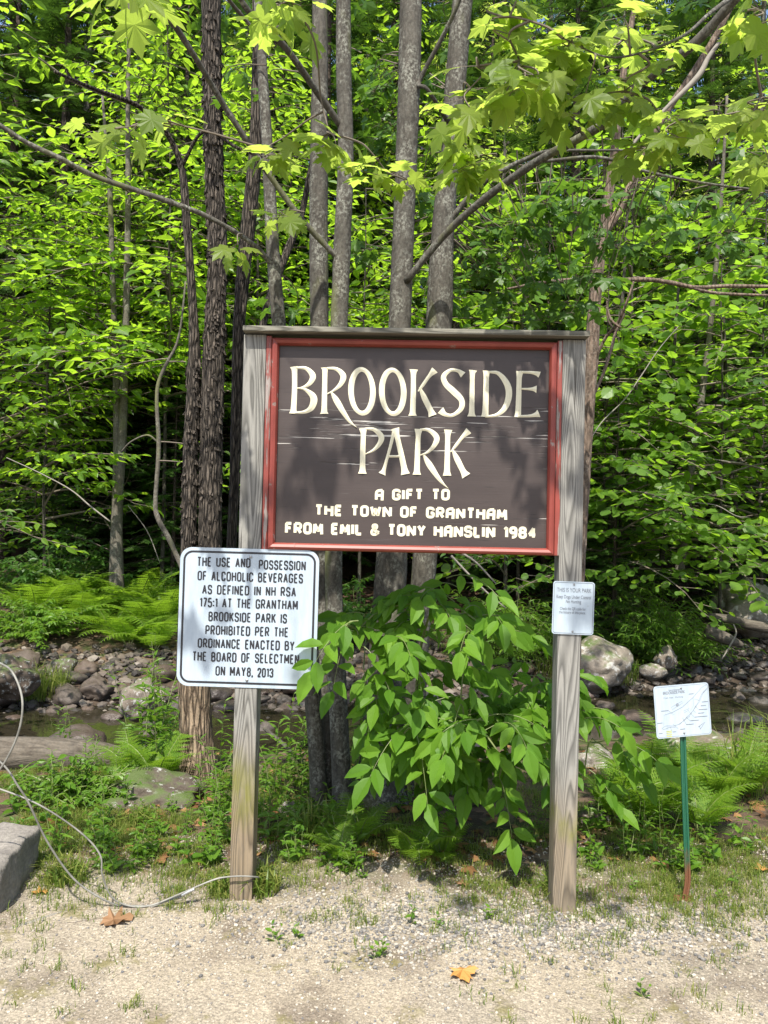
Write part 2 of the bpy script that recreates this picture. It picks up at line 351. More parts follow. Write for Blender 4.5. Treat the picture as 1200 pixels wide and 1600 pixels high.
def groundmat():
    m, n, b, o = newmat('ground'); k = NB(n); v = k.pos()
    g = k.n('NewGeometry'); sp = k.n('SeparateXYZ'); k.l(g.outputs['Position'], sp.inputs[0])
    wob = k.math('MULTIPLY', k.math('SUBTRACT', k.noise(v, 1.6, 5, .6), .5), 1.5)
    yy = k.math('ADD', sp.outputs[1], wob)
    # gravel
    a = k.noise(v, 1.1, 5, .6); f = k.noise(v, 46, 4, .7); vo = k.voro(v, 85, 'F1', 'Color'); vd = k.voro(v, 85)
    sand = k.ramp(a, [(.3, (.208, .175, .128)), (.5, (.265, .226, .17)), (.72, (.18, .158, .125))])
    sand = k.mix(.4, sand, k.ramp(f, [(.25, .18), (.75, .95)]), 'OVERLAY')
    peb = k.ramp(vo, [(0, (.10, .09, .08)), (.5, (.29, .245, .18)), (1, (.42, .38, .31))]); pm = k.ramp(vd, [(.25, .75), (.5, 0)])
    sand = k.mix(k.math('MULTIPLY', pm, k.ramp(k.noise(v, 2.3, 3), [(.35, .2), (.65, 1)])), sand, peb)
    dk = k.ramp(k.noise(v, 2.7, 4, .6), [(.50, 0), (.66, .8)]); sand = k.mix(dk, sand, (.13, .105, .08)); fl = k.voro(v, 210, 'F1', 'Color'); sand = k.mix(.38, sand, k.ramp(fl, [(.1, .12), (.5, .5), (.9, .95)]), 'OVERLAY'); grn = k.ramp(k.noise(v, 5.5, 5, .7), [(.56, 0), (.66, .7)]); sand = k.mix(k.math('MULTIPLY', grn, k.ramp(sp.outputs[1], [(0, 0), (1, 1)])), sand, (.14, .125, .045))
    # soil and litter
    lv = k.voro(v, 16, 'F1', 'Color'); soil = k.ramp(lv, [(0, (.03, .022, .016)), (.5, (.075, .053, .036)), (1, (.16, .105, .07))])
    soil = k.mix(k.ramp(k.noise(v, 3.5, 4), [(.5, 0), (.62, .7)]), soil, (.05, .075, .02))
    c = k.mix(k.ramp(yy, [(.0, 0), (1, 1)]), sand, soil)
    r1 = k.n('MapRange'); k.l(yy, r1.inputs[0]); r1.inputs[1].default_value = 3.2; r1.inputs[2].default_value = 3.75
    c = k.mix(r1.outputs[0], sand, soil)
    bedc = k.ramp(k.noise(v, 9, 5, .7), [(.3, (.022, .017, .013)), (.7, (.085, .062, .045))])
    r2 = k.n('MapRange'); k.l(sp.outputs[2], r2.inputs[0]); r2.inputs[1].default_value = -.42; r2.inputs[2].default_value = -.58
    c = k.mix(r2.outputs[0], c, bedc)
    r3 = k.n('MapRange'); k.l(yy, r3.inputs[0]); r3.inputs[1].default_value = 13; r3.inputs[2].default_value = 15
    floor = k.ramp(lv, [(0, (.025, .017, .012)), (1, (.09, .052, .034))]); c = k.mix(r3.outputs[0], c, floor)
    k.l(c, b.inputs['Base Color']); b.inputs['Roughness'].default_value = .95; b.inputs['Specular IOR Level'].default_value = .15
    k.bump(k.math('ADD', k.math('MULTIPLY', f, .7), k.math('MULTIPLY', vd, -.5)), .6, .012, b); return m
M['ground'] = groundmat()
def watermat():
    m, n, b, o = newmat('brook water'); k = NB(n)
    b.inputs['Base Color'].default_value = (.035, .03, .018, 1); b.inputs['Roughness'].default_value = .04; b.inputs['IOR'].default_value = 1.33
    b.inputs['Transmission Weight'].default_value = .35
    k.bump(k.noise(k.pos((1, 1, 1)), 5, 3), .12, .03, b); return m
M['water'] = watermat()

# ------------------------------------------------------------------ setting: terrain, water
def axis(a, b, lo, hi, fine, grow):
    out = list(np.arange(lo, hi, fine)); st = fine
    x = hi
    while x < b: out.append(x); st *= grow; x += st
    out.append(b); x = lo; st = fine; pre = []
    while x > a: st *= grow; x -= st; pre.append(max(x, a))
    return np.array(sorted(set(pre + out)))
xs = axis(-160, 160, -8, 8, .07, 1.12); ys = axis(-40, 170, 2.0, 16, .06, 1.1)
X, Y = np.meshgrid(xs, ys); Z = H(X, Y)
nx, ny = len(xs), len(ys); i = np.arange(ny - 1)[:, None] * nx; j = np.arange(nx - 1)[None]
g = Geo(); g.add(np.stack([X, Y, Z], -1).reshape(-1, 3), np.stack([i + j, i + j + 1, i + nx + j + 1, i + nx + j], -1).reshape(-1, 4))
tag(g.build('ground', M['ground'], smooth=True), kind='structure')
WATER_Z = -.66
g = Geo(); wx = np.linspace(-40, 40, 81)
wv = np.concatenate([np.stack([wx, 5.6 + .2 * np.clip(wx, -7, 7), 0 * wx + WATER_Z], -1), np.stack([wx, 12.2 + .2 * np.clip(wx, -7, 7), 0 * wx + WATER_Z], -1)])
g.add(wv, [(q, q + 1, q + 82, q + 81) for q in range(80)])
tag(g.build('water', M['water']), kind='structure')

# ------------------------------------------------------------------ lettering
ZS = 260 / 1200.0
Rz = RAD(-1.007)
SGU = np.array([cos(Rz), sin(Rz), 0]); SGN = np.array([-sin(Rz), cos(Rz), 0])   # along the sign, and its depth
SGO = np.array([.1141, 3.3066, 0.0])
def S(px, py, off=0.05):                      # pixel -> (u, z) on the sign's own plane, off = proud of the post centre line
    d = ray(px, py); o = SGO - SGN * off; t = np.dot(o - CAMP, SGN) / np.dot(d, SGN); q = CAMP + d * t
    return np.dot(q - o, SGU), q[2]
def ribbon(g, pts, wid, y, ridge=0.0, closed=False, m=0):
    """flat stroke in the local xz plane facing -y; with `ridge` the middle stands proud"""
    P = np.asarray(pts, float); n = len(P); wid = np.broadcast_to(np.asarray(wid, float), (n,))
    if closed: T = np.roll(P, -1, 0) - np.roll(P, 1, 0)
    else: T = np.gradient(P, axis=0)
    T = nrm(T); N = np.stack([-T[:, 1], T[:, 0]], -1)
    L = P + N * wid[:, None] / 2; R = P - N * wid[:, None] / 2
    def v3(a, yy): return np.stack([a[:, 0], np.full(n, yy), a[:, 1]], -1)
    e = n if closed else n - 1; q = np.arange(e); q2 = (q + 1) % n
    if ridge:
        g.add(np.concatenate([v3(L, y), v3(P, y - ridge), v3(R, y)]), np.concatenate([np.stack([q, q2, q2 + n, q + n], -1), np.stack([q + n, q2 + n, q2 + 2 * n, q + 2 * n], -1)]), m)
    else:
        g.add(np.concatenate([v3(L, y), v3(R, y)]), np.stack([q, q2, q2 + n, q + n], -1), m)
def rounded(pl, closed=False):
    out = []; n = len(pl)
    for i, p in enumerate(pl):
        x = np.array(p[:2], float); r = p[2] if len(p) > 2 else 0
        if r > 0 and (closed or 0 < i < n - 1):
            a = np.array(pl[(i - 1) % n][:2], float); b = np.array(pl[(i + 1) % n][:2], float)
            da, db = a - x, b - x; la, lb = np.linalg.norm(da), np.linalg.norm(db); rr = min(r, la * .5 if len(pl[(i - 1) % n]) > 2 else la * .98, lb * .5 if len(pl[(i + 1) % n]) > 2 else lb * .98)
            A, B = x + da / la * rr, x + db / lb * rr
            for t in np.linspace(0, 1, 6): out.append((1 - t) ** 2 * A * .55 + .45 * ((1 - t) * ((1 - t) * A + t * x) + t * ((1 - t) * x + t * B)) + (.55 * (2 * t * (1 - t) * x + t * t * B)))
        else: out.append(x)
    return np.array(out)
q = .24
GL = {  # skeletons on a body one unit high: (width, [(closed, [(x, y, corner radius)])])
 'A': (.52, [(0, [(0, 0), (.26, 1)]), (0, [(.26, 1), (.52, 0)]), (0, [(.08, .33), (.44, .33)])]),
 'B': (.5, [(0, [(0, 0), (0, 1)]), (0, [(0, 1), (.46, 1, q), (.46, .53, q), (0, .53)]), (0, [(0, .53), (.5, .53, q), (.5, 0, q), (0, 0)])]),
 'C': (.48, [(0, [(.48, .72), (.48, 1, q), (0, 1, q), (0, 0, q), (.48, 0, q), (.48, .28)])]),
 'D': (.5, [(0, [(0, 0), (0, 1)]), (0, [(0, 1), (.5, 1, q), (.5, 0, q), (0, 0)])]),
 'E': (.42, [(0, [(.42, 1), (0, 1), (0, 0), (.42, 0)]), (0, [(0, .53), (.36, .53)])]),
 'F': (.42, [(0, [(.42, 1), (0, 1), (0, 0)]), (0, [(0, .52), (.36, .52)])]),
 'G': (.5, [(0, [(.5, .74), (.5, 1, q), (0, 1, q), (0, 0, q), (.5, 0, q), (.5, .46), (.28, .46)])]),
 'H': (.5, [(0, [(0, 0), (0, 1)]), (0, [(.5, 0), (.5, 1)]), (0, [(0, .52), (.5, .52)])]),
 'I': (.0, [(0, [(0, 0), (0, 1)])]),
 'J': (.4, [(0, [(.4, 1), (.4, 0, q), (0, 0, q), (0, .3)])]),
 'K': (.5, [(0, [(0, 0), (0, 1)]), (0, [(.48, 1), (0, .36)]), (0, [(.17, .58), (.5, 0)])]),
 'L': (.4, [(0, [(0, 1), (0, 0), (.4, 0)])]),
 'M': (.6, [(0, [(0, 0), (0, 1)]), (0, [(0, 1), (.3, .25), (.6, 1)]), (0, [(.6, 1), (.6, 0)])]),
 'N': (.5, [(0, [(0, 0), (0, 1)]), (0, [(0, 1), (.5, 0)]), (0, [(.5, 0), (.5, 1)])]),
 'O': (.5, [(1, [(0, 0, q), (0, 1, q), (.5, 1, q), (.5, 0, q)])]),
 'P': (.48, [(0, [(0, 0), (0, 1)]), (0, [(0, 1), (.48, 1, q), (.48, .45, q), (0, .45)])]),
 'R': (.5, [(0, [(0, 0), (0, 1)]), (0, [(0, 1), (.48, 1, q), (.48, .47, q), (0, .47)]), (0, [(.24, .47), (.5, 0)])]),
 'S': (.48, [(0, [(.47, .74), (.47, 1, q), (0, 1, q), (0, .53, q), (.48, .5, q), (.48, 0, q), (0, 0, q), (0, .26)])]),
 'T': (.48, [(0, [(0, 1), (.48, 1)]), (0, [(.24, 1), (.24, 0)])]),
 'U': (.5, [(0, [(0, 1), (0, 0, q), (.5, 0, q), (.5, 1)])]),
 'V': (.52, [(0, [(0, 1), (.26, 0)]), (0, [(.26, 0), (.52, 1)])]),
 'W': (.72, [(0, [(0, 1), (.18, 0), (.36, .85), (.54, 0), (.72, 1)])]),
 'Y': (.52, [(0, [(0, 1), (.26, .45)]), (0, [(.52, 1), (.26, .45), (.26, 0)])]),
 '0': (.46, [(1, [(0, 0, q), (0, 1, q), (.46, 1, q), (.46, 0, q)])]),
 '1': (.18, [(0, [(0, .8), (.18, 1), (.18, 0)])]),
 '2': (.46, [(0, [(0, .74), (0, 1, q), (.46, 1, q), (.46, .6, .2), (0, 0), (.46, 0)])]),
 '3': (.46, [(0, [(0, .76), (0, 1, q), (.46, 1, q), (.46, .53, q), (.16, .53)]), (0, [(.16, .53), (.46, .53, q), (.46, 0, q), (0, 0, q), (0, .24)])]),
 '4': (.5, [(0, [(.36, 0), (.36, 1)]), (0, [(.36, 1), (0, .3)]), (0, [(0, .3), (.52, .3)])]),
 '5': (.46, [(0, [(.44, 1), (.04, 1), (.0, .55), (.46, .62, q), (.46, 0, q), (0, 0, q), (0, .22)])]),
 '7': (.44, [(0, [(0, 1), (.44, 1), (.14, 0)])]),
 '8': (.48, [(1, [(0, 0, q), (0, .53, q), (.48, .53, q), (.48, 0, q)]), (1, [(.02, .53, q), (.02, 1, q), (.46, 1, q), (.46, .53, q)])]),
 '9': (.46, [(1, [(0, .45, q), (0, 1, q), (.46, 1, q), (.46, .45, q)]), (0, [(.46, .7), (.46, 0, .4), (.12, 0)])]),
 ':': (.0, [(0, [(0, .1), (0, .24)]), (0, [(0, .6), (0, .74)])]),
 ',': (.06, [(0, [(.06, .12), (0, -.14)])]), '.': (.0, [(0, [(0, -.02), (0, .1)])]),
 '&': (.55, [(0, [(.55, 0), (.1, .75, .1), (.1, 1, .12), (.4, 1, .12), (.4, .68, .15), (0, .4, .15), (0, 0, .2), (.4, 0, .2), (.55, .4)])]),
}
HEAVY = {'A': (.52, [(0, [(0, -.06), (0, .96, .34), (.52, .98)]), (0, [(.52, .98), (.5, -.16)]), (0, [(0, .42), (.5, .42)])]),
         'M': (.66, [(0, [(0, 0), (.04, .98)]), (0, [(.04, .98), (.33, .2), (.62, .98)]), (0, [(.62, .98), (.66, -.12)])]),
         'N': (.56, [(0, [(0, -.1), (0, .98)]), (0, [(0, .98), (.56, 0)]), (0, [(.56, 0), (.56, .98)])]),
         'H': (.54, [(0, [(0, 0), (0, .98)]), (0, [(.54, -.14), (.54, .98)]), (0, [(0, .55), (.54, .5)])])}
def text_width(t, gap, space, heavy):
    x = 0
    for ch in t: x += space if ch == ' ' else ((HEAVY if heavy and ch in HEAVY else GL)[ch][0] + gap)
    return x - gap
def stroke_text(g, t, x0, x1, z, h, y, wt, heavy=False, gap=.3, space=.55, slope=0.0, m=0):
    """capital lettering from x0 to x1, base line z, cap height h (metres)"""
    W = text_width(t, gap, space, heavy); sx = (x1 - x0) / W; x = 0; c = 0
    for ch in t:
        if ch == ' ': x += space; continue
        wd, st = (HEAVY if heavy and ch in HEAVY else GL)[ch]
        for cl, pl in st:
            P = rounded(pl, cl)
            if not cl and len(P) < 3: P = np.array([P[0], (P[0] + P[1]) / 2, P[1]])
            if not cl:                                   # keep the pen inside the cap height, square corners
                Q = [P[0]]
                for a, b in zip(P[:-1], P[1:]):
                    for s in (.04, .5, .96): Q.append(a + (b - a) * s)
                Q.append(P[-1]); P = np.array(Q)
            k = 1 - wt / h
            zz = z + wt / 2 + P[:, 1] * h * k; xx = x0 + (x + P[:, 0]) * sx
            ribbon(g, np.stack([xx, zz + slope * (xx - x0)], -1), wt, y - .00025 * (c % 5), 0, cl, m); c += 1
        x += wd + gap
def font_text(g, t, size, x, z, y, m=0, width=None, align='CENTER'):
    cu = bpy.data.curves.new('txt', 'FONT'); cu.body = t; cu.size = size; cu.align_x = align
    ob = bpy.data.objects.new('txt', cu); COL.objects.link(ob); bpy.context.view_layer.update()
    me = bpy.data.meshes.new_from_object(ob.evaluated_get(bpy.context.evaluated_depsgraph_get()))
    V = np.array([v.co[:] for v in me.vertices]); Fc = [list(p.vertices) for p in me.polygons]
    bpy.data.objects.remove(ob); bpy.data.curves.remove(cu); bpy.data.meshes.remove(me)
    if width: V[:, 0] *= width / (V[:, 0].max() - V[:, 0].min())
    g.add(np.stack([V[:, 0] + x, np.full(len(V), y), V[:, 1] + z], -1), Fc, m)

# ------------------------------------------------------------------ the big park sign
sign = thing('park_sign', 'large brown wooden park sign in a red frame between two grey posts', 'sign', tuple(SGO), Rz)
def post(u0, u1, w0, w1, mat, lean):
    g = Geo(); g.box((-.05, -.05, 0), (.05, .05, 2.405 + .3), bev=.004)
    V = g.v[0]; V[:, 2] -= .3; t = V[:, 2] / 2.4
    V[:, 0] = V[:, 0] * ((u1 - u0) / .1) + (u0 + u1) / 2 + lean * (1 - t)
    # more rows so the wood stays straight
    o = g.build('post', mat, sign); return o
post(-.728, -.632, 0, 0, M['post_l'], -.005); post(.632, .729, 0, 0, M['post_r'], -.004)
g = Geo(); g.box((-.725, -.095, 2.409), (.735, .075, 2.432), bev=.004); g.build('cap_board', M['cap'], sign)
PY = -.030                                      # front face of the panel (local y)
g = Geo(); g.box((-.600, PY, 1.50), (.600, PY + .02, 2.395)); pan = g.build('panel', M['panel'], sign)
# frame: flat outer strips left and right, rounded inner moulding mitred at the corners
fr = Geo()
for a, b in ((-.6305, -.6075), (.6085, .6305)): fr.box((a, PY - .022, 1.487), (b, PY + .012, 2.400), bev=.003, m=1)
def mould(x0, x1, z0, z1, wd):
    prof = [(0, .000), (0, -.020), (.15, -.031), (.45, -.036), (.8, -.030), (1, -.014), (1, .0)]
    c = [(x0, z0), (x1, z0), (x1, z1), (x0, z1)]; inn = [(x0 + wd, z0 + wd), (x1 - wd, z0 + wd), (x1 - wd, z1 - wd), (x0 + wd, z1 - wd)]
    for k in range(4):
        a, b, ai, bi = c[k], c[(k + 1) % 4], inn[k], inn[(k + 1) % 4]; V = []
        for (t, d) in prof: V.append((a[0] + (ai[0] - a[0]) * t, PY + d, a[1] + (ai[1] - a[1]) * t))
        for (t, d) in prof: V.append((b[0] + (bi[0] - b[0]) * t, PY + d, b[1] + (bi[1] - b[1]) * t))
        n = len(prof); fr.add(V, [(i, i + 1, n + i + 1, n + i) for i in range(n - 1)])
mould(-.6065, .6075, 1.487, 2.392, .030)
fr.build('frame', [M['red'], M['red_peel']], sign, smooth=False)
def Zp(x, y, ox=420, oy=530): return S(ox + x * ZS, oy + y * ZS, .03)
LET = [  # pen strokes of the carved capitals, traced as (x, y, pen width) on two enlarged views
 (0, [(182, 198, 58), (186, 232, 40), (186, 360, 38), (179, 500, 42), (176, 537, 58)]),
 (0, [(198, 206, 16), (270, 212, 27), (317, 262, 44), (300, 312, 34), (255, 345, 20), (205, 357, 9)]),
 (0, [(205, 353, 9), (265, 365, 22), (323, 420, 49), (310, 490, 44), (260, 524, 26), (180, 532, 13)]),
 (0, [(405, 205, 58), (405, 240, 38), (402, 400, 38), (400, 510, 42), (400, 539, 62)]),
 (0, [(420, 210, 16), (490, 217, 27), (537, 264, 43), (520, 322, 34), (470, 370, 18), (422, 396, 9)]),
 (0, [(448, 380, 10), (487, 440, 42), (540, 530, 36), (590, 600, 20), (634, 637, 3)]),
 (0, [(1045, 218, 62), (1043, 260, 38), (1042, 400, 38), (1038, 520, 42), (1037, 552, 62)]),
 (1, [(182, 222, 54), (140, 268, 26), (95, 332, 24), (62, 378, 10)]), (1, [(72, 346, 12), (105, 420, 40), (150, 512, 41), (166, 552, 62)]),
 (1, [(386, 258, 50), (352, 230, 26), (296, 224, 24), (246, 268, 37), (262, 325, 41), (322, 382, 47), (374, 440, 41), (370, 502, 36), (312, 548, 25), (258, 543, 30), (222, 512, 58)]),
 (1, [(456, 224, 60), (452, 262, 36), (450, 400, 36), (448, 520, 40), (447, 558, 64)]),
 (1, [(556, 228, 58), (553, 270, 40), (550, 400, 40), (546, 520, 44), (543, 561, 56)]), (1, [(566, 236, 14), (640, 247, 28), (700, 320, 44), (716, 400, 46), (690, 490, 40), (630, 545, 25), (545, 560, 12)]),
 (1, [(795, 232, 56), (790, 280, 38), (787, 400, 38), (783, 520, 42), (780, 563, 50)]), (1, [(792, 237, 18), (870, 240, 20), (912, 247, 30), (937, 256, 46)]),
 (1, [(805, 358, 13), (860, 360, 18), (895, 360, 32), (915, 361, 54)]), (1, [(783, 556, 17), (860, 554, 20), (905, 546, 32), (932, 536, 58)]),
 (0, [(680, 643, 60), (682, 690, 38), (678, 800, 38), (676, 930, 42), (675, 970, 62)]), (0, [(693, 647, 14), (760, 652, 28), (810, 700, 42), (800, 750, 34), (755, 800, 20), (696, 830, 7)]),
 (0, [(905, 652, 26), (880, 760, 22), (850, 870, 22), (830, 942, 28), (817, 973, 54)]), (0, [(910, 643, 64), (925, 700, 38), (955, 830, 40), (976, 930, 44), (985, 974, 66)]), (0, [(862, 845, 17), (900, 845, 17), (942, 845, 17)]),
 (1, [(65, 648, 60), (62, 700, 36), (58, 800, 38), (53, 940, 42), (52, 977, 62)]), (1, [(75, 652, 14), (140, 657, 28), (194, 707, 41), (180, 762, 34), (130, 815, 20), (76, 838, 7)]),
 (1, [(96, 828, 10), (140, 900, 43), (200, 990, 32), (245, 1046, 16), (280, 1078, 2)]),
 (1, [(278, 653, 60), (275, 700, 38), (273, 800, 38), (270, 940, 42), (270, 984, 62)]), (1, [(427, 660, 52), (380, 707, 26), (330, 772, 22), (298, 814, 9)]), (1, [(308, 796, 12), (340, 860, 40), (385, 950, 42), (408, 987, 68)]),
]
WS = ZS * 3.27 / 1200; LT = [Geo(), Geo()]
for k, (v, st) in enumerate(LET):
    C = catmull(st, 8); P = np.array([Zp(a, b, 640 if v else 420) for a, b, _ in C])
    ribbon(LT[int(C[0, 1] > 600)], P, C[:, 2] * WS, PY - .0009 - .0002 * (k % 6), .0032)
for (cx, cyy) in ((672, 376), (894, 380)):
    a = np.linspace(0, 2 * pi, 48, endpoint=False)
    P = np.array([Zp(cx + 79 * cos(t) + 4 * sin(t), cyy + 158 * sin(t)) for t in a])
    ribbon(LT[0], P[::-1], ((30 + 12 * np.abs(np.cos(a - .35))) * WS)[::-1], PY - .0009, .0032, True)
for g in LT: g.build('lettering', M['cream'], pan)
for t, xa, xb, ya, yb, hh in (('A GIFT TO', 415, 706, 105, 105, 46), ('THE TOWN OF GRANTHAM', 180, 930, 165, 182, 46), ('FROM EMIL & TONY HANSLIN 1984', 64, 1044, 236, 256, 48)):
    p0 = S(420 + xa * .4, 740 + ya * .4, .03); p1 = S(420 + xb * .4, 740 + yb * .4, .03); h = hh * .4 * 3.27 / 1200; g = Geo()
    stroke_text(g, t, p0[0] + .005, p1[0] - .005, p0[1], h, PY - .0012, h * .245, True, .34, .60, (p1[1] - p0[1]) / (p1[0] - p0[0])); g.build('lettering', M['cream'], pan)

# ------------------------------------------------------------------ sheet-metal signs
def plate(g, w, h, r, th, y, m=0):                # rounded sheet in the xz plane, front at y
    c = []
    for cx, cz, a0 in ((w / 2 - r, h / 2 - r, 0), (-w / 2 + r, h / 2 - r, 90), (-w / 2 + r, -h / 2 + r, 180), (w / 2 - r, -h / 2 + r, 270)):
        for a in np.linspace(a0, a0 + 90, 8): c.append((cx + r * cos(RAD(a)), cz + r * sin(RAD(a))))
    n = len(c); V = [(x, y, z) for x, z in c] + [(x, y + th, z) for x, z in c]
    g.add(V, [list(range(n)), list(range(2 * n - 1, n - 1, -1))] + [(i, n + i, n + (i + 1) % n, (i + 1) % n) for i in range(n)], m)
    return np.array(c)
def border(g, w, h, r, wid, y, m=0):
    t = Geo(); c = plate(t, w, h, r, .001, 0); ribbon(g, c, wid, y, 0, True, m)
def boltg(x, z, y, r=.006):
    g = Geo(); a = np.linspace(0, 2 * pi, 10, endpoint=False)
    g.tube([(x, y + .003, z), (x, y - .003, z), (x, y - .0045, z)], [r, r, r * .6], 10); return g
def onpost(u, z, off): return tuple(SGO + SGU * u - SGN * off + np.array([0, 0, z]))
ord_s = thing('rule_sign', 'square white alcohol rule sign with black border on the left post', 'sign', onpost(-.681, 1.195, .052), Rz - RAD(.0))
ord_s.rotation_euler = (0, RAD(.4), Rz)
g = Geo(); plate(g, .592, .588, .05, .002, -.002, 0); g.build('plate', M['alum'], ord_s)
g = Geo(); border(g, .556, .552, .036, .009, -.0026); g.build('border', M['black'], ord_s)
ot = [('THE USE AND', 205, 615, 212, 76), ('POSSESSION', 690, 1048, 222, 76), ('OF ALCOHOLIC BEVERAGES', 212, 1030, 322, 76), ('AS DEFINED IN NH RSA', 252, 978, 428, 76), ('175:1 AT THE GRANTHAM', 236, 995, 530, 76),
      ('BROOKSIDE PARK IS', 308, 914, 638, 76), ('PROHIBITED PER THE', 287, 928, 744, 76), ('ORDINANCE ENACTED BY', 230, 978, 848, 76), ('THE BOARD OF SELECTMEN', 192, 1018, 952, 76), ('ON MAY', 376, 604, 1060, 76), ('8, 2013', 622, 820, 1062, 74)]
for t, xa, xb, zb, hh in ot:
    k = .2 * 3.255 / 1200
    g = Geo(); stroke_text(g, t, (xa - 612) * k, (xb - 612) * k, (603 - zb + 2) * k, hh * k, -.003, .0062, False, .34, .62); g.build('lettering', M['black'], ord_s)
for z in (.26, -.262): boltg(.004, z, -.002).build('bolt', M['bolt'], ord_s)
sm_s = thing('notice_sign', 'small white park notice screwed to the right post', 'sign', onpost(.692, 1.269, .054), Rz)
sm_s.rotation_euler = (0, RAD(1.0), Rz)
g = Geo(); plate(g, .174, .222, .012, .002, -.002); g.build('plate', M['alum'], sm_s)
g = Geo(); border(g, .164, .212, .009, .0016, -.0026); g.build('border', M['greyink'], sm_s)
k = .174 / 880
for t, sz, xa, xb, zb in (('THIS IS YOUR PARK', 110, 245, 975, 395), ('Keep Dogs Under Control', 92, 240, 972, 530), ('No Hunting', 92, 440, 762, 628), ('Check the QR code for', 76, 320, 866, 775), ('the history of this place.', 76, 305, 868, 852)):
    g = Geo(); font_text(g, t, sz * k * 1.15, ((xa + xb) / 2 - 605) * k, (730 - zb) * k, -.003, 0, (xb - xa) * k); g.build('lettering', M['lightink'], sm_s)
for z in (.1, -.098): boltg(.0, z, -.002, .004).build('bolt', M['bolt'], sm_s)

mp = U(1067, 1408, 3.36); mp[2] = 0
map_s = thing('map_sign', 'small tilted white trail map on a thin green metal post', 'sign', tuple(mp))
def ML(px, py, y=3.36): return U(px, py, y) - mp
g = Geo()
pp = catmull([ML(1068, 1412), ML(1072, 1397), ML(1075, 1375), ML(1074, 1340), ML(1070, 1230), ML(1066, 1100)], 6)
for sgn in (-1, 1): g.tube(pp + np.array([sgn * .008, .004, 0]), .0055, 6)
g.tube(pp + np.array([0, .010, 0]), .007, 6)
g.build('post', M['pole'], map_s, smooth=True)
g = Geo(); g.box((-.045, -.01, -.004), (.045, .012, .006), bev=.002); g.box((-.04, .0, .002), (-.012, .006, .022)); g.box((.014, .0, .002), (.04, .006, .02)); g.build('foot', M['pole'], map_s)
pc = ML(1064.5, 1109) + np.array([0, -.012, 0])
pl = Geo(); ti = RAD(-6.2 + 1.2); cpl = plate(pl, .246, .226, .014, .002, -.002)
plo = pl.build('plate', M['alum'], map_s); plo.location = tuple(pc); plo.rotation_euler = (0, ti, RAD(4))
g = Geo(); border(g, .236, .216, .011, .0009, -.0026)
k = .246 / 880.0
def MP(x, y): return ((x - 595) * k, (595 - y) * k)
def mline(pts, wd=.0012, m=0, sm_=False):
    P = np.array([MP(*p) for p in pts]); P = catmull(P, 5) if sm_ else (P if len(P) > 2 else np.array([P[0], (P[0] + P[1]) / 2, P[1]])); mline.c += 1
    ribbon(g, P, wd, -.0028 - .0001 * (mline.c % 8), 0, False, m)
mline.c = 0
cr, sr = cos(RAD(5)), sin(RAD(5))
def mr(x, y): return (595 + (x - 595) * cr - (y - 595) * sr, 595 + (x - 595) * sr + (y - 595) * cr)
for pts, wd in (([(300, 830), (300, 665), (430, 625), (590, 540), (760, 390), (900, 230), (985, 185), (1000, 225)], .0014), ([(560, 800), (640, 720), (740, 620), (860, 460), (920, 320), (985, 250)], .0011), ([(530, 810), (700, 690), (830, 480), (900, 330), (1000, 225)], .0011),
                ([(270, 870), (330, 830), (460, 830), (560, 800)], .0012), ([(270, 870), (290, 890), (400, 850), (480, 850)], .0012), ([(410, 545), (585, 445), (600, 470), (430, 580), (410, 545)], .0009), ([(370, 600), (460, 660)], .0009), ([(690, 600), (775, 690)], .0009), ([(650, 690), (715, 750)], .0009), ([(595, 705), (660, 810)], .0009), ([(440, 800), (535, 880)], .0009),
                ([(765, 590), (815, 630)], .0009), ([(790, 520), (840, 570)], .0009), ([(780, 410), (870, 440)], .0009), ([(610, 600), (700, 560)], .0009), ([(620, 630), (690, 590)], .0009), ([(760, 380), (765, 520), (720, 600)], .0008), ([(400, 850), (430, 910)], .0009),
                ([(850, 845), (960, 765), (880, 880), (875, 840), (850, 845)], .0022)):
    mline([mr(*p) for p in pts], wd * .75)
a = np.linspace(0, 2 * pi, 9); mline([mr(507 + 16 * cos(t), 505 + 18 * sin(t)) for t in a], .0028)
for t, x, y, sz, wd in (('BROOKSIDE PARK', 452, 335, 56, 350), ('Town of Grantham', 455, 285, 30, 190), ('Trail map   Parking', 440, 400, 24, 320)):
    xx, zz = MP(*mr(x, y)); font_text(g, t, sz * k * 1.1, xx, zz, -.0031, 0, wd * k)
for x, y, wd in ((950, 455, 100), (925, 515, 85), (920, 575, 140), (890, 630, 100), (890, 685, 210), (790, 745, 140), (715, 805, 120), (600, 880, 80), (468, 922, 55), (250, 950, 60), (235, 790, 80), (310, 600, 120), (730, 335, 75)):
    X0, Z0 = MP(*mr(x, y)); ribbon(g, [(X0 - wd * k / 2, Z0), (X0, Z0), (X0 + wd * k / 2, Z0)], .0022, -.003, 0, False, 1)
X0, Z0 = MP(355, 940)
for dz in (-.010, -.002, .006, .013): ribbon(g, [(X0 - .012, Z0 + dz), (X0, Z0 + dz), (X0 + .012, Z0 + dz)], .003, -.003, 0, False, 2)
g.build('map_drawing', [M['mapink'], M['mapink'], M['yellowink']], plo)
for z in (.098, -.096): boltg(0, z, -.002, .004).build('bolt', M['bolt'], plo)

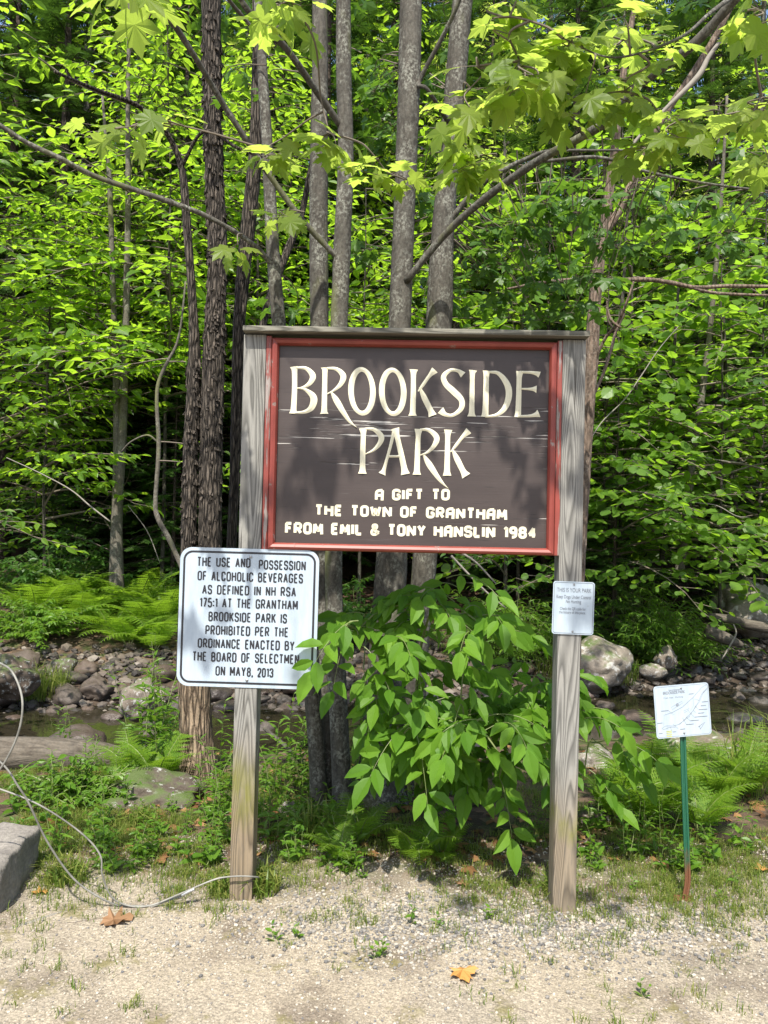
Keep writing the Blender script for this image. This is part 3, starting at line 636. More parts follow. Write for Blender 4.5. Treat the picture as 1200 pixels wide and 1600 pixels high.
# ------------------------------------------------------------------ leaf shapes (length 1 along +y, upper side +z)
def halves(pts, mid):
    """pts: right edge from base to tip, mid: points of the midrib; returns a folded two-sided leaf"""
    V = [(0, y, z) for y, z in mid]; n = len(mid)
    R = [(x, y, z) for x, y, z in pts]; L = [(-x, y, z) for x, y, z in pts]; m = len(pts)
    V += R + L; return np.array(V, float), n, m
_v, _, _ = halves([(.15, .15, .05), (.235, .42, .085), (.15, .74, .02)], [(0, 0), (.35, -.01), (.7, -.05), (1, -.13)])
OVATE = (_v, [(0, 4, 5, 1), (1, 5, 6, 2), (2, 6, 3), (0, 1, 8, 7), (1, 2, 9, 8), (2, 3, 9)])
_r, _, _ = halves([(.30, .12, .02), (.44, .45, .03), (.30, .82, -.03)], [(0, .04), (.35, -.01), (.7, -.04), (1, -.10)])
ROUND = (_r, OVATE[1])
_l, _, _ = halves([(.07, .15, .01), (.10, .42, .02), (.06, .74, -.03)], [(0, 0), (.35, -.01), (.7, -.06), (1, -.18)])
LANCE = (_l, OVATE[1])
SIMPLE = (np.array([(0, 0, 0), (0, 1, -.06), (-.25, .45, .05), (.25, .45, .05)], float), [(0, 1, 2), (0, 3, 1)])
def fanleaf(half, c=(0, .3)):
    out = [(x, y) for x, y in half] + [(0, 1)] + [(-x, y) for x, y in half[::-1]]
    V = [(0, c[1], .0)] + [(x, y, -.34 * (x * x + (y - c[1]) ** 2) + .13 * abs(x) * (1 - y)) for x, y in out]
    n = len(out); return np.array(V, float), [(0, i + 1, (i + 1) % n + 1) for i in range(n)]
MAPLE = fanleaf([(.015, 0), (.12, -.09), (.26, -.05), (.46, .03), (.41, .12), (.33, .22), (.43, .29), (.50, .38), (.62, .55), (.48, .53), (.40, .59), (.23, .50), (.24, .62), (.30, .74), (.16, .74), (.10, .86)])
MAPLE_LO = fanleaf([(.02, 0), (.36, -.02), (.26, .23), (.64, .54), (.19, .5), (.24, .70)])
OAK = fanleaf([(.02, 0), (.10, .12), (.30, .08), (.20, .26), (.42, .34), (.16, .46), (.38, .62), (.46, .74), (.14, .68), (.20, .9)], (0, .4))
def _hem():
    V, Fc = [], []
    def blade(x, y, a, L, wd):
        d = np.array([sin(a), cos(a)]); nn = np.array([d[1], -d[0]]) * wd; k = len(V); p = np.array([x, y])
        for r_ in (p - nn * .4, p + nn * .4, p + d * L * .55 + nn, p + d * L, p + d * L * .55 - nn): V.append((r_[0], r_[1], -.10 * r_[1] ** 2 - .12 * abs(r_[0])))
        Fc.append((k, k + 1, k + 2, k + 3, k + 4))
    blade(0, 0, 0, 1, .028); rg = random.Random(5)
    for i in range(9):
        y = .08 + i * .095
        for s in (-1, 1): blade(0, y + s * .02, s * (.85 + .2 * rg.random()), (.48 * (1 - y) + .10) * (.8 + .4 * rg.random()), .034)
    return np.array(V, float), Fc
HEMSP = _hem()
def _pinna():
    V = [(0, 0, 0)]; Fc = []; n = 9
    for i in range(n):
        y = (i + .1) / n; y2 = (i + .95) / n; wd = .115 * (1 - y ** 1.6) + .012
        for s in (-1, 1):
            k = len(V); V += [(0, y, 0), (s * wd, y + .06, .01), (s * wd * .9, y2 + .02, .01), (0, y2 + .01, 0)]
            Fc.append((k, k + 1, k + 2, k + 3) if s > 0 else (k, k + 3, k + 2, k + 1))
    return np.array(V, float), Fc
PINNA = _pinna()

class Leaves:
    def __init__(s): s.p = []; s.h = []; s.n = []; s.s = []
    def add(s, p, h, n, sz): s.p.append(p); s.h.append(h); s.n.append(n); s.s.append(sz)
    def inst(s, g, tmpl, m=0):
        if not s.p: return
        p = np.vstack(s.p); h = nrm(np.vstack(s.h)); n = np.vstack(s.n); sz = np.concatenate([np.atleast_1d(x) for x in s.s])
        x = nrm(np.cross(h, n)); z = np.cross(x, h); g.inst(tmpl[0], tmpl[1], p, np.stack([x, h, z], -1), sz, m)
def sph(az, el): return np.stack([np.cos(az) * np.cos(el), np.sin(az) * np.cos(el), np.sin(el) + 0 * np.asarray(az, float)], -1)

def twig(stem, lv, b, az, el, L, rng, leaf, sp, jit, r=.003, droop=.12):
    m = max(2, int(L / sp)); t = np.linspace(.18, 1, m); d = sph(az, el)
    P = b + d * L * t[:, None]; P[:, 2] -= droop * L * t ** 2
    if stem is not None: stem.tube([b, P[m // 2], P[-1]], [r, r * .7, r * .4], 3, cap=False)
    sd = np.where(np.arange(m) % 2, 1.0, -1.0); a = az + sd * rng.uniform(.5, 1.1, m); a[-1] = az
    h = sph(a, rng.uniform(-.65, .15, m)); n = np.array([0, 0, 1.0]) + rng.normal(0, jit, (m, 3))
    lv.add(P, h, n, leaf * rng.uniform(.7, 1.15, m))
def spray(stem, lv, p0, az, el, L, rng, leaf=.12, droop=.15, tw=.45, sp=.07, r0=.009, gap=.17, jit=.35, start=.22, sides=4):
    n = 7; t = np.linspace(0, 1, n)[:, None]; d = sph(az, el); lat = np.array([-sin(az), cos(az), 0])
    P = p0 + d * L * t + np.array([0, 0, -droop * L]) * t ** 2 + lat * L * .06 * np.sin(t * rng.uniform(2, 5) + rng.uniform(0, 6)) * t
    stem.tube(P, r0 * (1 - .8 * t[:, 0]), sides, cap=False); s = start * L; sg = 1
    while s < L * .97:
        k = s / L * (n - 1); i = min(int(k), n - 2); b = P[i] + (P[i + 1] - P[i]) * (k - i)
        twig(stem, lv, b, az + sg * rng.uniform(.55, 1.05), el * .4 + rng.normal(0, .12), max(.12, tw * L * (1 - .62 * s / L) * rng.uniform(.65, 1.15)), rng, leaf, sp, jit, r0 * .3)
        sg = -sg; s += gap * rng.uniform(.7, 1.3)
    twig(stem, lv, P[-1], az, el - droop, max(.15, .2 * L), rng, leaf, sp, jit, r0 * .25)
    return P

def trunk_tube(g, pts, rad, sides, seed, rough=.06, per=10, freq=9.0, vstretch=.35):
    P = catmull(np.column_stack([pts, rad]), per); C, R = P[:, :3], P[:, 3]
    def wob(i, ang):
        p = C[i]; return np.array([1 + rough * (mnoise.noise(Vector((cos(a) * 2.2 + seed, sin(a) * 2.2, p[2] * freq * vstretch))) + .6 * mnoise.noise(Vector((cos(a) * 5.5 + seed, sin(a) * 5.5, p[2] * freq)))) for a in ang])
    g.tube(C, R, sides, wob=wob)
def tree(name, label, cat, seed, Ht, r, leafm, tmpl, leaf, z0, nb, Lmax, bark, group=None, sp=.085, gap=.2, jit=.35, rise=.25, droop=.25, lean=(0, 0), taper=.75, tw=.45):
    rng = np.random.default_rng(seed); t = thing(name, label, cat, (0, 0, 0), 0, group)
    n = 8; zz = np.linspace(-.15, Ht, n); tt = np.clip(zz / Ht, 0, 1)
    px = lean[0] * tt + .02 * Ht * np.cumsum(rng.normal(0, .12, n)); py = lean[1] * tt + .02 * Ht * np.cumsum(rng.normal(0, .12, n)); px[0:2] = 0; py[0:2] = 0
    C = np.stack([px, py, zz], -1); g = Geo(); trunk_tube(g, C, r * (1 - .9 * tt ** 1.2) + .004, 10, seed, .05, 6)
    g.build('trunk', bark, t, smooth=True)
    st, lv = Geo(), Leaves()
    for k in range(nb):
        f = (k + rng.uniform(0, 1)) / nb; z = z0 + (Ht - z0) * f
        c = np.array([np.interp(z, zz, px), np.interp(z, zz, py), z])
        if rng.random() < .1: continue
        L = Lmax * (1 - taper * f ** 1.3) * rng.uniform(.5, 1.2)
        spray(st, lv, c, k * 2.4 + rng.uniform(-.8, .8), rise * rng.uniform(-.5, 2.4), L, rng, leaf * rng.uniform(.8, 1.2), droop * rng.uniform(.3, 1.7), tw * rng.uniform(.7, 1.2), sp, .006 + .006 * L, gap, jit * rng.uniform(.8, 1.9))
    lv.inst(st, tmpl, 0); lv_n = len(np.vstack(lv.p))
    # stems were added with slot 0 as well: give them the twig slot
    st.m = [np.full(len(a), 1 if i < len(st.m) - len({len(f) for f in tmpl[1]}) else 0) for i, a in enumerate(st.m)]
    st.build('crown', [leafm, M['twig']], t); return t
def hemlock(label, seed, Ht, r, z0, Lmax, group):
    rng = np.random.default_rng(seed); t = thing('hemlock_tree', label, 'tree', (0, 0, 0), 0, group)
    g = Geo(); trunk_tube(g, [(0, 0, -.2), (0, 0, Ht * .3), (0, 0, Ht * .65), (0, 0, Ht)], [r, r * .8, r * .45, .01], 10, seed, .05, 8); g.build('trunk', M['bark_dark'], t, smooth=True)
    st, lv = Geo(), Leaves(); z = z0; k = 0
    while z < Ht - .3:
        f = (z - z0) / (Ht - z0)
        for q_ in range(3):
            az = k * 2.4 + rng.uniform(-.4, .4); k += 1; L = (Lmax * (1 - f) ** .75 + .25) * rng.uniform(.7, 1.1)
            n = 6; tt = np.linspace(0, 1, n)[:, None]; d = sph(az, .12)
            P = np.array([0, 0, z + rng.uniform(-.1, .1)]) + d * L * tt + np.array([0, 0, -.32 * L]) * tt ** 2
            st.tube(P, (.012 + .006 * L) * (1 - .85 * tt[:, 0]), 4, cap=False)
            m = max(4, int(L / .15)); s = np.linspace(.22, 1, m); b = np.stack([np.interp(s, tt[:, 0], P[:, i]) for i in range(3)], -1)
            sg = np.where(np.arange(m) % 2, 1, -1); a = az + sg * rng.uniform(.5, 1.0, m); a[-1] = az
            lv.add(b, sph(a, rng.uniform(-.45, .05, m)), np.array([0, 0, 1.]) + rng.normal(0, .22, (m, 3)), (.34 * (1 - .45 * s) + .14) * rng.uniform(.8, 1.3, m) * (.75 + .12 * Lmax))
        z += rng.uniform(.22, .36) * (1 + .2 * f)
    n0 = len(st.m); lv.inst(st, HEMSP, 0); st.m = [np.full(len(a), 1 if i < n0 else 0) for i, a in enumerate(st.m)]
    st.build('crown', [M['needle'], M['bark_dark']], t); return t

# ------------------------------------------------------------------ the maple clump behind the sign
rng = np.random.default_rng(11)
MB_ = GP(565, 1262); 
maple = thing('maple_tree', 'grey-barked clump maple with many stems rising right behind the park sign', 'tree', tuple(MB_))
def path(px, base, y0=None):                     # (px, py, width px, distance) rows -> points and radii in the tree's own frame
    P = np.array([U(a, b, y) for a, b, w_, y in px]); R = np.array([w_ / 2 / F_PX * y for a, b, w_, y in px]); return P - base, R
STEMS = [
 [(499, 1275, 30, 4.5), (495, 1180, 26, 4.5), (487, 1080, 25, 4.5), (470, 860, 24, 4.5), (447, 620, 22, 4.5), (436, 510, 22, 4.5), (427, 400, 21, 4.5), (419, 250, 18, 4.5), (410, 110, 16, 4.5), (400, -60, 12, 4.5), (385, -420, 6, 4.5)],
 [(516, 1270, 26, 4.6), (511, 1180, 22, 4.6), (506, 1060, 22, 4.65), (502, 880, 25, 4.75), (499, 520, 29, 4.85), (498, 300, 29, 4.85), (500, 100, 25, 4.85), (500, -60, 22, 4.9), (506, -420, 9, 5.0)],
 [(537, 1275, 40, 4.4), (534, 1215, 31, 4.4), (528, 1090, 29, 4.4), (521, 870, 27, 4.4), (529, 530, 27, 4.4), (535, 380, 27, 4.4), (540, 240, 25, 4.4), (537, 110, 24, 4.4), (536, -60, 22, 4.35), (528, -420, 9, 4.2)],
 [(585, 1300, 170, 4.55), (588, 1255, 105, 4.55), (592, 1190, 62, 4.55), (601, 1040, 54, 4.55), (612, 870, 48, 4.6), (624, 520, 36, 4.65), (633, 300, 34, 4.65), (640, 120, 35, 4.65), (644, -60, 32, 4.7), (660, -440, 14, 4.8)],
 [(632, 1285, 80, 4.8), (638, 1200, 46, 4.8), (652, 1000, 38, 4.8), (666, 840, 38, 4.8), (685, 520, 42, 4.8), (692, 360, 36, 4.8), (706, 200, 33, 4.8), (720, 30, 32, 4.8), (733, -80, 28, 4.8), (770, -440, 12, 4.9)]]
limb_pts = []
for k, s in enumerate(STEMS):
    P, R = path(s, MB_); g = Geo(); trunk_tube(g, P, R, 18, 3.3 * k, .05 if k != 3 else .08, 10); g.build('stem', M['bark_maple'], maple, smooth=True)
BR = [
 [(634, 440, 15, 4.6), (690, 372, 15, 4.5), (748, 318, 16, 4.35), (830, 258, 17, 4.1), (912, 212, 18, 3.9), (955, 185, 19, 3.75), (1000, 132, 19, 3.6), (1080, 72, 20, 3.45), (1152, -6, 20, 3.3), (1230, -110, 17, 3.1), (1290, -330, 13, 2.6)],
 [(690, 362, 12, 4.8), (752, 288, 12, 4.7), (832, 244, 9, 4.6), (870, 236, 7, 4.5), (940, 235, 5, 4.4), (1060, 234, 3, 4.2)],
 [(700, 190, 10, 4.75), (668, 140, 8, 4.5), (655, 128, 9, 4.6), (690, 60, 9, 4.5), (718, 0, 8, 4.4), (740, -80, 6, 4.3)],
 [(535, 200, 15, 4.4), (490, 136, 14, 4.25), (444, 72, 14, 4.05), (398, 28, 13, 3.9), (372, -10, 12, 3.8), (320, -130, 9, 3.5), (250, -300, 5, 3.1)],
 [(534, 410, 12, 4.4), (474, 346, 12, 4.3), (421, 274, 12, 4.2), (383, 216, 12, 4.1), (347, 160, 12, 4.0), (310, 98, 12, 3.85), (273, 40, 13, 3.7), (246, 0, 12, 3.6), (200, -90, 9, 3.4)],
 [(428, 420, 10, 4.5), (397, 383, 10, 4.4), (327, 340, 10, 4.3), (250, 310, 11, 4.2), (150, 276, 11, 4.1), (93, 247, 11, 4.0), (40, 222, 10, 3.95), (0, 196, 10, 3.9), (-80, 150, 8, 3.8), (-180, 120, 4, 3.6)],
 [(850, 252, 7, 4.1), (937, 246, 7, 4.2), (1010, 268, 6, 4.3), (1100, 286, 5, 4.3), (1210, 300, 4, 4.4)],
 [(440, 40, 8, 3.8), (405, 50, 7, 3.7), (370, 15, 8, 3.6), (335, -30, 7, 3.5)],
 [(912, 212, 7, 3.9), (890, 180, 6, 3.7), (855, 175, 6, 3.5), (822, 150, 5, 3.3), (815, 90, 4, 3.1)],
 [(1152, -10, 12, 3.3), (1110, 20, 8, 3.1), (1060, 60, 6, 2.9), (960, 90, 4, 2.8), (880, 60, 3, 2.7)],
]
for b in BR:
    P, R = path(b, MB_); R = R * .76; g = Geo(); C = catmull(np.column_stack([P, R]), 8)
    kn = 1 + .07 * np.sin(np.arange(len(C)) * 1.7) * np.sin(np.arange(len(C)) * .6)
    g.tube(C[:, :3], C[:, 3] * kn, 9); g.build('branch', M['bark_maple'], maple, smooth=True); limb_pts.append(C[:, :3])
limb_pts = np.vstack(limb_pts)
def leaf_nodes(stem, lv, nodes, rng, size, k=(4, 8), tot=True, elev=(-1.1, .0), face=.0, twlen=None):
    for nd in nodes:
        d = np.linalg.norm(limb_pts - nd, axis=1); a = limb_pts[np.argmin(d)]
        dirv = a - nd; L = np.linalg.norm(dirv)
        if twlen and L > twlen: a = nd + dirv / L * twlen + np.array([0, 0, .12])
        mid = (a + nd) / 2 + np.array([rng.normal(0, .04), rng.normal(0, .04), .06 * min(L, 1)])
        stem.tube(catmull([a, mid, nd], 5), np.linspace(.0045, .0018, 11), 4, cap=False)
        m = rng.integers(*k); az = rng.uniform(0, 6.28) + np.arange(m) * 2 * pi / m + rng.normal(0, .3, m); el = rng.uniform(*elev, m)
        h = sph(az, el); pet = rng.uniform(.03, .085, m)[:, None]; p = nd + sph(az, el * .3) * pet
        for q_ in range(m): stem.tube([nd, p[q_]], [.0011, .0009], 3, cap=False)
        n = np.array([0, -face, 1.0]) + rng.normal(0, .35, (m, 3)); lv.add(p, h, n, size * rng.uniform(.65, 1.15, m))
def cluster_nodes(rows, rng):
    out = []
    for px, py, y, sx, sy, n in rows:
        for _ in range(n): out.append(U(px + rng.normal(0, sx * .55), py + rng.normal(0, sy * .55), y + rng.normal(0, .12)) - MB_)
    return out
NEAR = ([(455, 10, 3.0, 50, 30, 4), (515, 215, 3.3, 40, 25, 4), (605, 275, 3.4, 36, 18, 3), (412, 236, 3.5, 26, 14, 2), (372, 385, 4.1, 10, 8, 1), (440, 345, 4.2, 14, 10, 2),
    (770, 40, 2.75, 60, 40, 4), (810, 120, 2.8, 95, 60, 9), (885, 75, 2.85, 80, 50, 7), (965, 80, 3.0, 50, 35, 5), (735, 150, 2.95, 55, 40, 4), (870, 150, 2.9, 80, 45, 4), (720, 215, 3.3, 50, 25, 4), (740, 262, 3.5, 50, 20, 4), (975, 150, 2.95, 35, 25, 3),
    (1060, 205, 3.0, 45, 30, 4), (1130, 190, 2.9, 55, 30, 4), (1190, 165, 2.8, 30, 40, 3), (1180, 20, 2.6, 30, 20, 3), (215, -6, 2.4, 28, 12, 2), (180, 205, 3.3, 26, 14, 2), (262, 190, 3.3, 14, 10, 1), (1000, 235, 3.2, 40, 14, 3), (1180, 235, 3.2, 40, 20, 2)])
near = cluster_nodes(NEAR, rng)
def hubs(stem, rows, r0=.0055):
    global limb_pts
    for px, py, y, sx, sy, n in rows:
        h = U(px, py - .3 * sy, y) - MB_; a = limb_pts[np.argmin(np.linalg.norm(limb_pts - h, axis=1))]; L = np.linalg.norm(a - h)
        C = catmull([a, a + (h - a) * .35 + np.array([rng.normal(0, .05), 0, .07 * L]), a + (h - a) * .7 + np.array([0, rng.normal(0, .05), .09 * L]), h], 6); stem.tube(C, np.linspace(r0, r0 * .45, len(C)), 5, cap=False); limb_pts = np.vstack([limb_pts, C[8:]])
st, lv = Geo(), Leaves(); hubs(st, NEAR); leaf_nodes(st, lv, near, rng, .122, (3, 7), elev=(-1.2, .1), face=.5); n0 = len(st.m); lv.inst(st, MAPLE, 0)
st.m = [np.full(len(a), 1 if i < n0 else 0) for i, a in enumerate(st.m)]; st.build('foliage', [M['leaf_maple'], M['twig']], maple)
mid_ = cluster_nodes([(790, 345, 4.7, 80, 40, 12), (900, 330, 4.6, 90, 40, 14), (760, 430, 5.0, 70, 45, 12), (870, 420, 5.0, 90, 40, 14), (700, 470, 5.1, 40, 30, 5), (590, 120, 5.4, 40, 70, 12), (585, 215, 5.3, 30, 50, 8), (690, 120, 5.4, 40, 80, 7), (960, 400, 4.8, 60, 60, 9), (830, 490, 5.1, 80, 20, 8),
    (560, 390, 5.2, 30, 30, 3), (660, 330, 5.3, 20, 40, 3), (1050, 330, 4.6, 90, 40, 9), (1150, 400, 4.8, 70, 60, 6), (450, 480, 4.9, 30, 20, 2), (380, 130, 4.8, 40, 40, 3)], rng)
# the high crown that shades the far bank
hi = []
while len(hi) < 260:
    p = np.array([rng.uniform(-3.4, 5.0), rng.uniform(2.2, 8.5), rng.uniform(5.2, 12.5)])
    if p[1] + .66 * p[2] > 8.3 and ((p[0] - .6) / 4.2) ** 2 + ((p[1] - 5.2) / 3.6) ** 2 + ((p[2] - 8.8) / 4) ** 2 < 1 and vnoise(p[0] + p[2], p[1] - p[2], 1.5, 4) > -.15: hi.append(p - MB_)
ov = []                                                   # boughs over the gravel, above the picture, that dapple the board
for (cx, cyy, cz, s_, n_) in ((.55, 1.9, 4.5, .22, 5), (-.35, 1.7, 4.8, .22, 4), (-.75, 1.2, 5.1, .25, 5), (.95, 1.6, 4.9, .25, 5), (.1, .2, 5.2, .35, 4), (1.6, 1.2, 5, .4, 5), (-1.7, 1.5, 4.6, .4, 6)):
    for _ in range(n_): ov.append(np.array([cx, cyy, cz]) + rng.normal(0, s_, 3) - MB_)
st, lv = Geo(), Leaves(); leaf_nodes(st, lv, mid_, rng, .10, (4, 8), face=.3, twlen=.5); leaf_nodes(st, lv, hi, rng, .14, (6, 10), twlen=.6); leaf_nodes(st, lv, ov, rng, .12, (4, 8), twlen=.8)
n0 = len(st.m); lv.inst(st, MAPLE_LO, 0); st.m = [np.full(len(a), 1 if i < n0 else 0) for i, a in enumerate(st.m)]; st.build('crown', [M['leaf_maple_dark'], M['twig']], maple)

# ------------------------------------------------------------------ the shaggy-barked tree on the left
RB = GP(308, 1218)
rough = thing('shaggy_tree', 'tall tree with dark shaggy bark and a torn pale base left of the sign', 'tree', tuple(RB))
y0 = RB[1]
def stemof(rows, par, base, mat, name, sides=26, rf=.1, seed=0, fr=16, per=14):
    P, R = path(rows, base); R = R * .86; g = Geo(); trunk_tube(g, P, R, sides, seed, rf, per, fr, .22); g.build(name, mat, par, smooth=True); return P
stemof([(314, 1245, 100, y0), (311, 1215, 74, y0), (306, 1160, 60, y0), (304, 1080, 57, y0), (304, 1040, 56, y0)], rough, RB, M['bark_stump'], 'trunk_base', 26, .13, 1, 16, 18)
stemof([(318, 1046, 44, y0), (325, 960, 42, y0), (328, 850, 40, y0), (330, 700, 40, y0), (334, 560, 40, y0), (338, 470, 35, y0), (340, 380, 35, y0), (334, 250, 31, y0), (331, 120, 32, y0), (330, 0, 36, y0), (326, -150, 34, y0), (318, -500, 18, y0)], rough, RB, M['bark_rough'], 'trunk', 26, .13, 2)
stemof([(288, 1046, 30, y0), (291, 950, 28, y0), (295, 850, 27, y0), (298, 700, 26, y0), (304, 560, 22, y0), (300, 460, 15, y0), (291, 340, 15, y0), (283, 260, 12, y0), (258, 205, 9, y0 - .1), (215, 165, 8, y0 - .3), (150, 140, 7, y0 - .6), (85, 112, 5, y0 - .9)], rough, RB, M['bark_rough'], 'trunk', 20, .12, 5)
stemof([(345, 1040, 15, y0 + .35), (358, 900, 17, y0 + .4), (366, 760, 18, y0 + .4), (370, 620, 20, y0 + .4), (374, 500, 22, y0 + .4), (387, 360, 27, y0 + .4), (400, 230, 25, y0 + .4), (404, 60, 22, y0 + .4), (402, -100, 19, y0 + .4), (410, -400, 9, y0 + .4)], rough, RB, M['bark_rough'], 'trunk', 18, .12, 9)
stemof([(400, 560, 14, y0 + .6), (420, 470, 15, y0 + .65), (452, 385, 14, y0 + .7), (470, 340, 12, y0 + .75), (490, 240, 9, y0 + .8)], rough, RB, M['bark_rough'], 'branch', 12, .12, 12)
stemof([(283, 262, 7, y0), (320, 205, 6, y0 - .1), (380, 235, 6, y0 - .1), (480, 262, 3, y0)], rough, RB, M['bark_rough'], 'branch', 8, .05, 13)
stemof([(215, 165, 6, y0 - .3), (170, 150, 6, y0 - .3), (110, 125, 5, y0 - .3), (60, 90, 3, y0 - .4)], rough, RB, M['bark_sap'], 'branch', 8, .05, 14)
g = Geo()                                                 # bark plates standing off the trunk
rb = np.random.default_rng(4)
for (rows, rr) in (([(328, 850), (330, 700), (334, 560), (338, 470), (340, 380), (334, 250), (331, 120), (330, 10)], 16.5), ([(295, 850), (298, 700), (304, 560)], 11.2)):
    rows = np.array(rows, float)
    for _ in range(520 if rr > 15 else 160):
        k = rb.uniform(0, len(rows) - 1.001); i = int(k); c = rows[i] + (rows[i + 1] - rows[i]) * (k - i); a = rb.uniform(0, 2 * pi)
        R_ = rr / F_PX * y0 * (1 if k < 3 else .88); c3 = U(c[0], c[1], y0) - RB; o = np.array([cos(a), sin(a), 0]); tn = np.array([-sin(a), cos(a), 0])
        hh = rb.uniform(.03, .10); ww = rb.uniform(.008, .018); lift = rb.uniform(.004, .016); p = c3 + o * (R_ * 1.0)
        g.add([p - tn * ww - o * .006, p + tn * ww - o * .006, p + tn * ww * .8 + o * lift + np.array([0, 0, -hh]), p - tn * ww * .7 + o * lift + np.array([0, 0, -hh * .9]),
               p - tn * ww - o * .016, p + tn * ww - o * .016, p + tn * ww * .8 - o * .01 + np.array([0, 0, -hh]), p - tn * ww * .7 - o * .01 + np.array([0, 0, -hh * .9])],
              [(0, 3, 2, 1), (3, 7, 6, 2), (0, 4, 7, 3), (1, 2, 6, 5)])
g.build('bark_plates', M['bark_rough'], rough)
rngr = np.random.default_rng(21); st, lv = Geo(), Leaves()
for k in range(46):
    z = rngr.uniform(5.5, 12); c = np.array([rngr.normal(0, .2), rngr.normal(.1, .2), z])
    az = rngr.uniform(0, 6.28)
    if sin(az) < -.35: continue
    spray(st, lv, c, az, .3, rngr.uniform(1.5, 3), rngr, .13, .2, .45, .1, .02, .26)
n0 = len(st.m); lv.inst(st, SIMPLE, 0); st.m = [np.full(len(a), 1 if i < n0 else 0) for i, a in enumerate(st.m)]; st.build('crown', [M['leaf_beech'], M['twig']], rough)

# ------------------------------------------------------------------ slim trees traced one by one
def slim(name, label, paths, mat, base_px, dist, per=8, seed=1, rf=.05, sprays=None, leafm=None, tmpl=OVATE, names='stem', group=None):
    b = U(*base_px, dist); b[2] = H(b[0], b[1]); t = thing(name, label, 'tree', tuple(b), 0, group)
    for k, rows in enumerate(paths):
        P, R = path([r if len(r) == 4 else (*r, dist) for r in rows], b); g = Geo(); trunk_tube(g, P, R, 12, seed + k, rf, per); g.build(names if k == 0 or names == 'stem' else 'branch', mat, t, smooth=True)
    if sprays:
        r_ = np.random.default_rng(seed); st, lv = Geo(), Leaves()
        for (px, py, y, az, el, L, leaf) in sprays: spray(st, lv, U(px, py, y) - b, RAD(az), el, L, r_, leaf, .12, .4, .09, .01, .17, .3)
        n0 = len(st.m); lv.inst(st, tmpl, 0); st.m = [np.full(len(a), 1 if i < n0 else 0) for i, a in enumerate(st.m)]; st.build('crown', [leafm, M['twig']], t)
    return t
slim('young_birch', 'pale slender twin-stemmed young tree rising out of the fern bank', [
    [(187, 955, 19), (185, 897, 17), (184, 800, 15), (191, 680, 14), (195, 560, 12), (197, 500, 11), (200, 333, 9), (200, 167, 7), (202, 33, 6), (204, -80, 5)],
    [(180, 945, 15), (177, 890, 13), (182, 733, 11), (182, 600, 11), (178, 500, 9), (172, 300, 8), (168, 247, 6), (160, 150, 4)],
    [(183, 560, 5), (188, 530, 5), (170, 515, 4), (150, 490, 3)]], M['bark_sap'], (187, 945), 13.0, sprays=[
    (195, 560, 13, 200, .1, 1.6, .17), (196, 575, 12.9, -20, .0, 1.1, .17), (198, 480, 13, 180, .15, 1.8, .17), (200, 400, 13, 210, .1, 1.7, .17), (200, 420, 13, -10, .1, 1.5, .17), (200, 330, 13, 150, .2, 1.7, .17), (200, 300, 13, 10, .2, 1.6, .17), (172, 340, 13, 190, .2, 1.8, .17),
    (190, 690, 13, 185, .05, 1.7, .16), (200, 240, 13, 200, .3, 1.8, .17), (200, 200, 13, -30, .3, 1.8, .17), (202, 120, 13, 170, .3, 1.8, .17), (202, 90, 13, 250, .3, 1.6, .17)], leafm=M['leaf_beech'])
slim('bent_sapling', 'thin crooked grey sapling bending beside the shaggy trunk', [
    [(292, 905, 8), (280, 877, 8), (262, 838, 8), (247, 810, 8), (243, 783, 7), (248, 700, 7), (245, 633, 6), (248, 597, 6), (262, 565, 5), (275, 540, 4), (283, 505, 3), (290, 440, 3)],
    [(246, 690, 3), (230, 680, 3), (205, 690, 2.5), (190, 705, 2)]], M['bark_sap'], (292, 905), 9.5, seed=4, sprays=[(265, 560, 9.5, 170, -.05, .9, .12), (262, 565, 9.5, -15, 0, .7, .12), (247, 690, 9.5, 10, 0, .8, .10), (247, 720, 9.5, -20, 0, .7, .1)], leafm=M['leaf_beech'])
rt = slim('flaky_tree', 'slender reddish tree with flaking bark forking above the right post', [
    [(888, 1190, 26), (896, 1000, 25), (907, 800, 24), (917, 650, 23), (925, 540, 22), (931, 450, 19), (944, 356, 17), (954, 281, 14), (964, 205, 12), (975, 110, 10), (994, -10, 8), (1010, -150, 5)],
    [(944, 365, 13), (968, 328, 13), (985, 290, 12), (1002, 250, 12), (1035, 185, 11), (1085, 110, 10), (1130, 35, 9), (1160, -30, 8)],
    [(926, 440, 8), (970, 438, 8), (1012, 437, 7), (1050, 442, 7), (1087, 449, 6), (1140, 447, 6), (1210, 448, 5)],
    [(1075, 448, 5), (1120, 458, 5), (1210, 462, 4)], [(930, 438, 7), (880, 438, 6), (838, 443, 5), (790, 452, 3)],
    [(925, 575, 5, 5.9), (945, 530, 5, 5.8), (965, 505, 5, 5.7), (980, 470, 4, 5.6), (990, 440, 3, 5.6)], [(970, 512, 4, 5.7), (955, 500, 4, 5.7), (948, 480, 3, 5.7)]], M['bark_red'], (888, 1190), 5.9, seed=8, rf=.1, names='trunk')
b_ = U(905, 575, 6.4)
dead = slim('dead_sapling', 'broken pale dead stem leaning up to the right beside the forked tree', [
    [(985, 232, 4), (1000, 212, 5), (1040, 170, 6), (1090, 120, 9), (1110, 85, 7), (1148, 36, 3)]], M['twig_pale'], (985, 232), 5.6, seed=3)
slim('leaning_stem', 'thin tan bare stem leaning out from behind the right post', [
    [(905, 660, 5), (940, 590, 5), (955, 545, 5), (962, 520, 4.5), (975, 490, 4)], [(963, 518, 4), (950, 500, 3), (948, 470, 2)]], M['bark_red'], (905, 660), 6.6, seed=5)
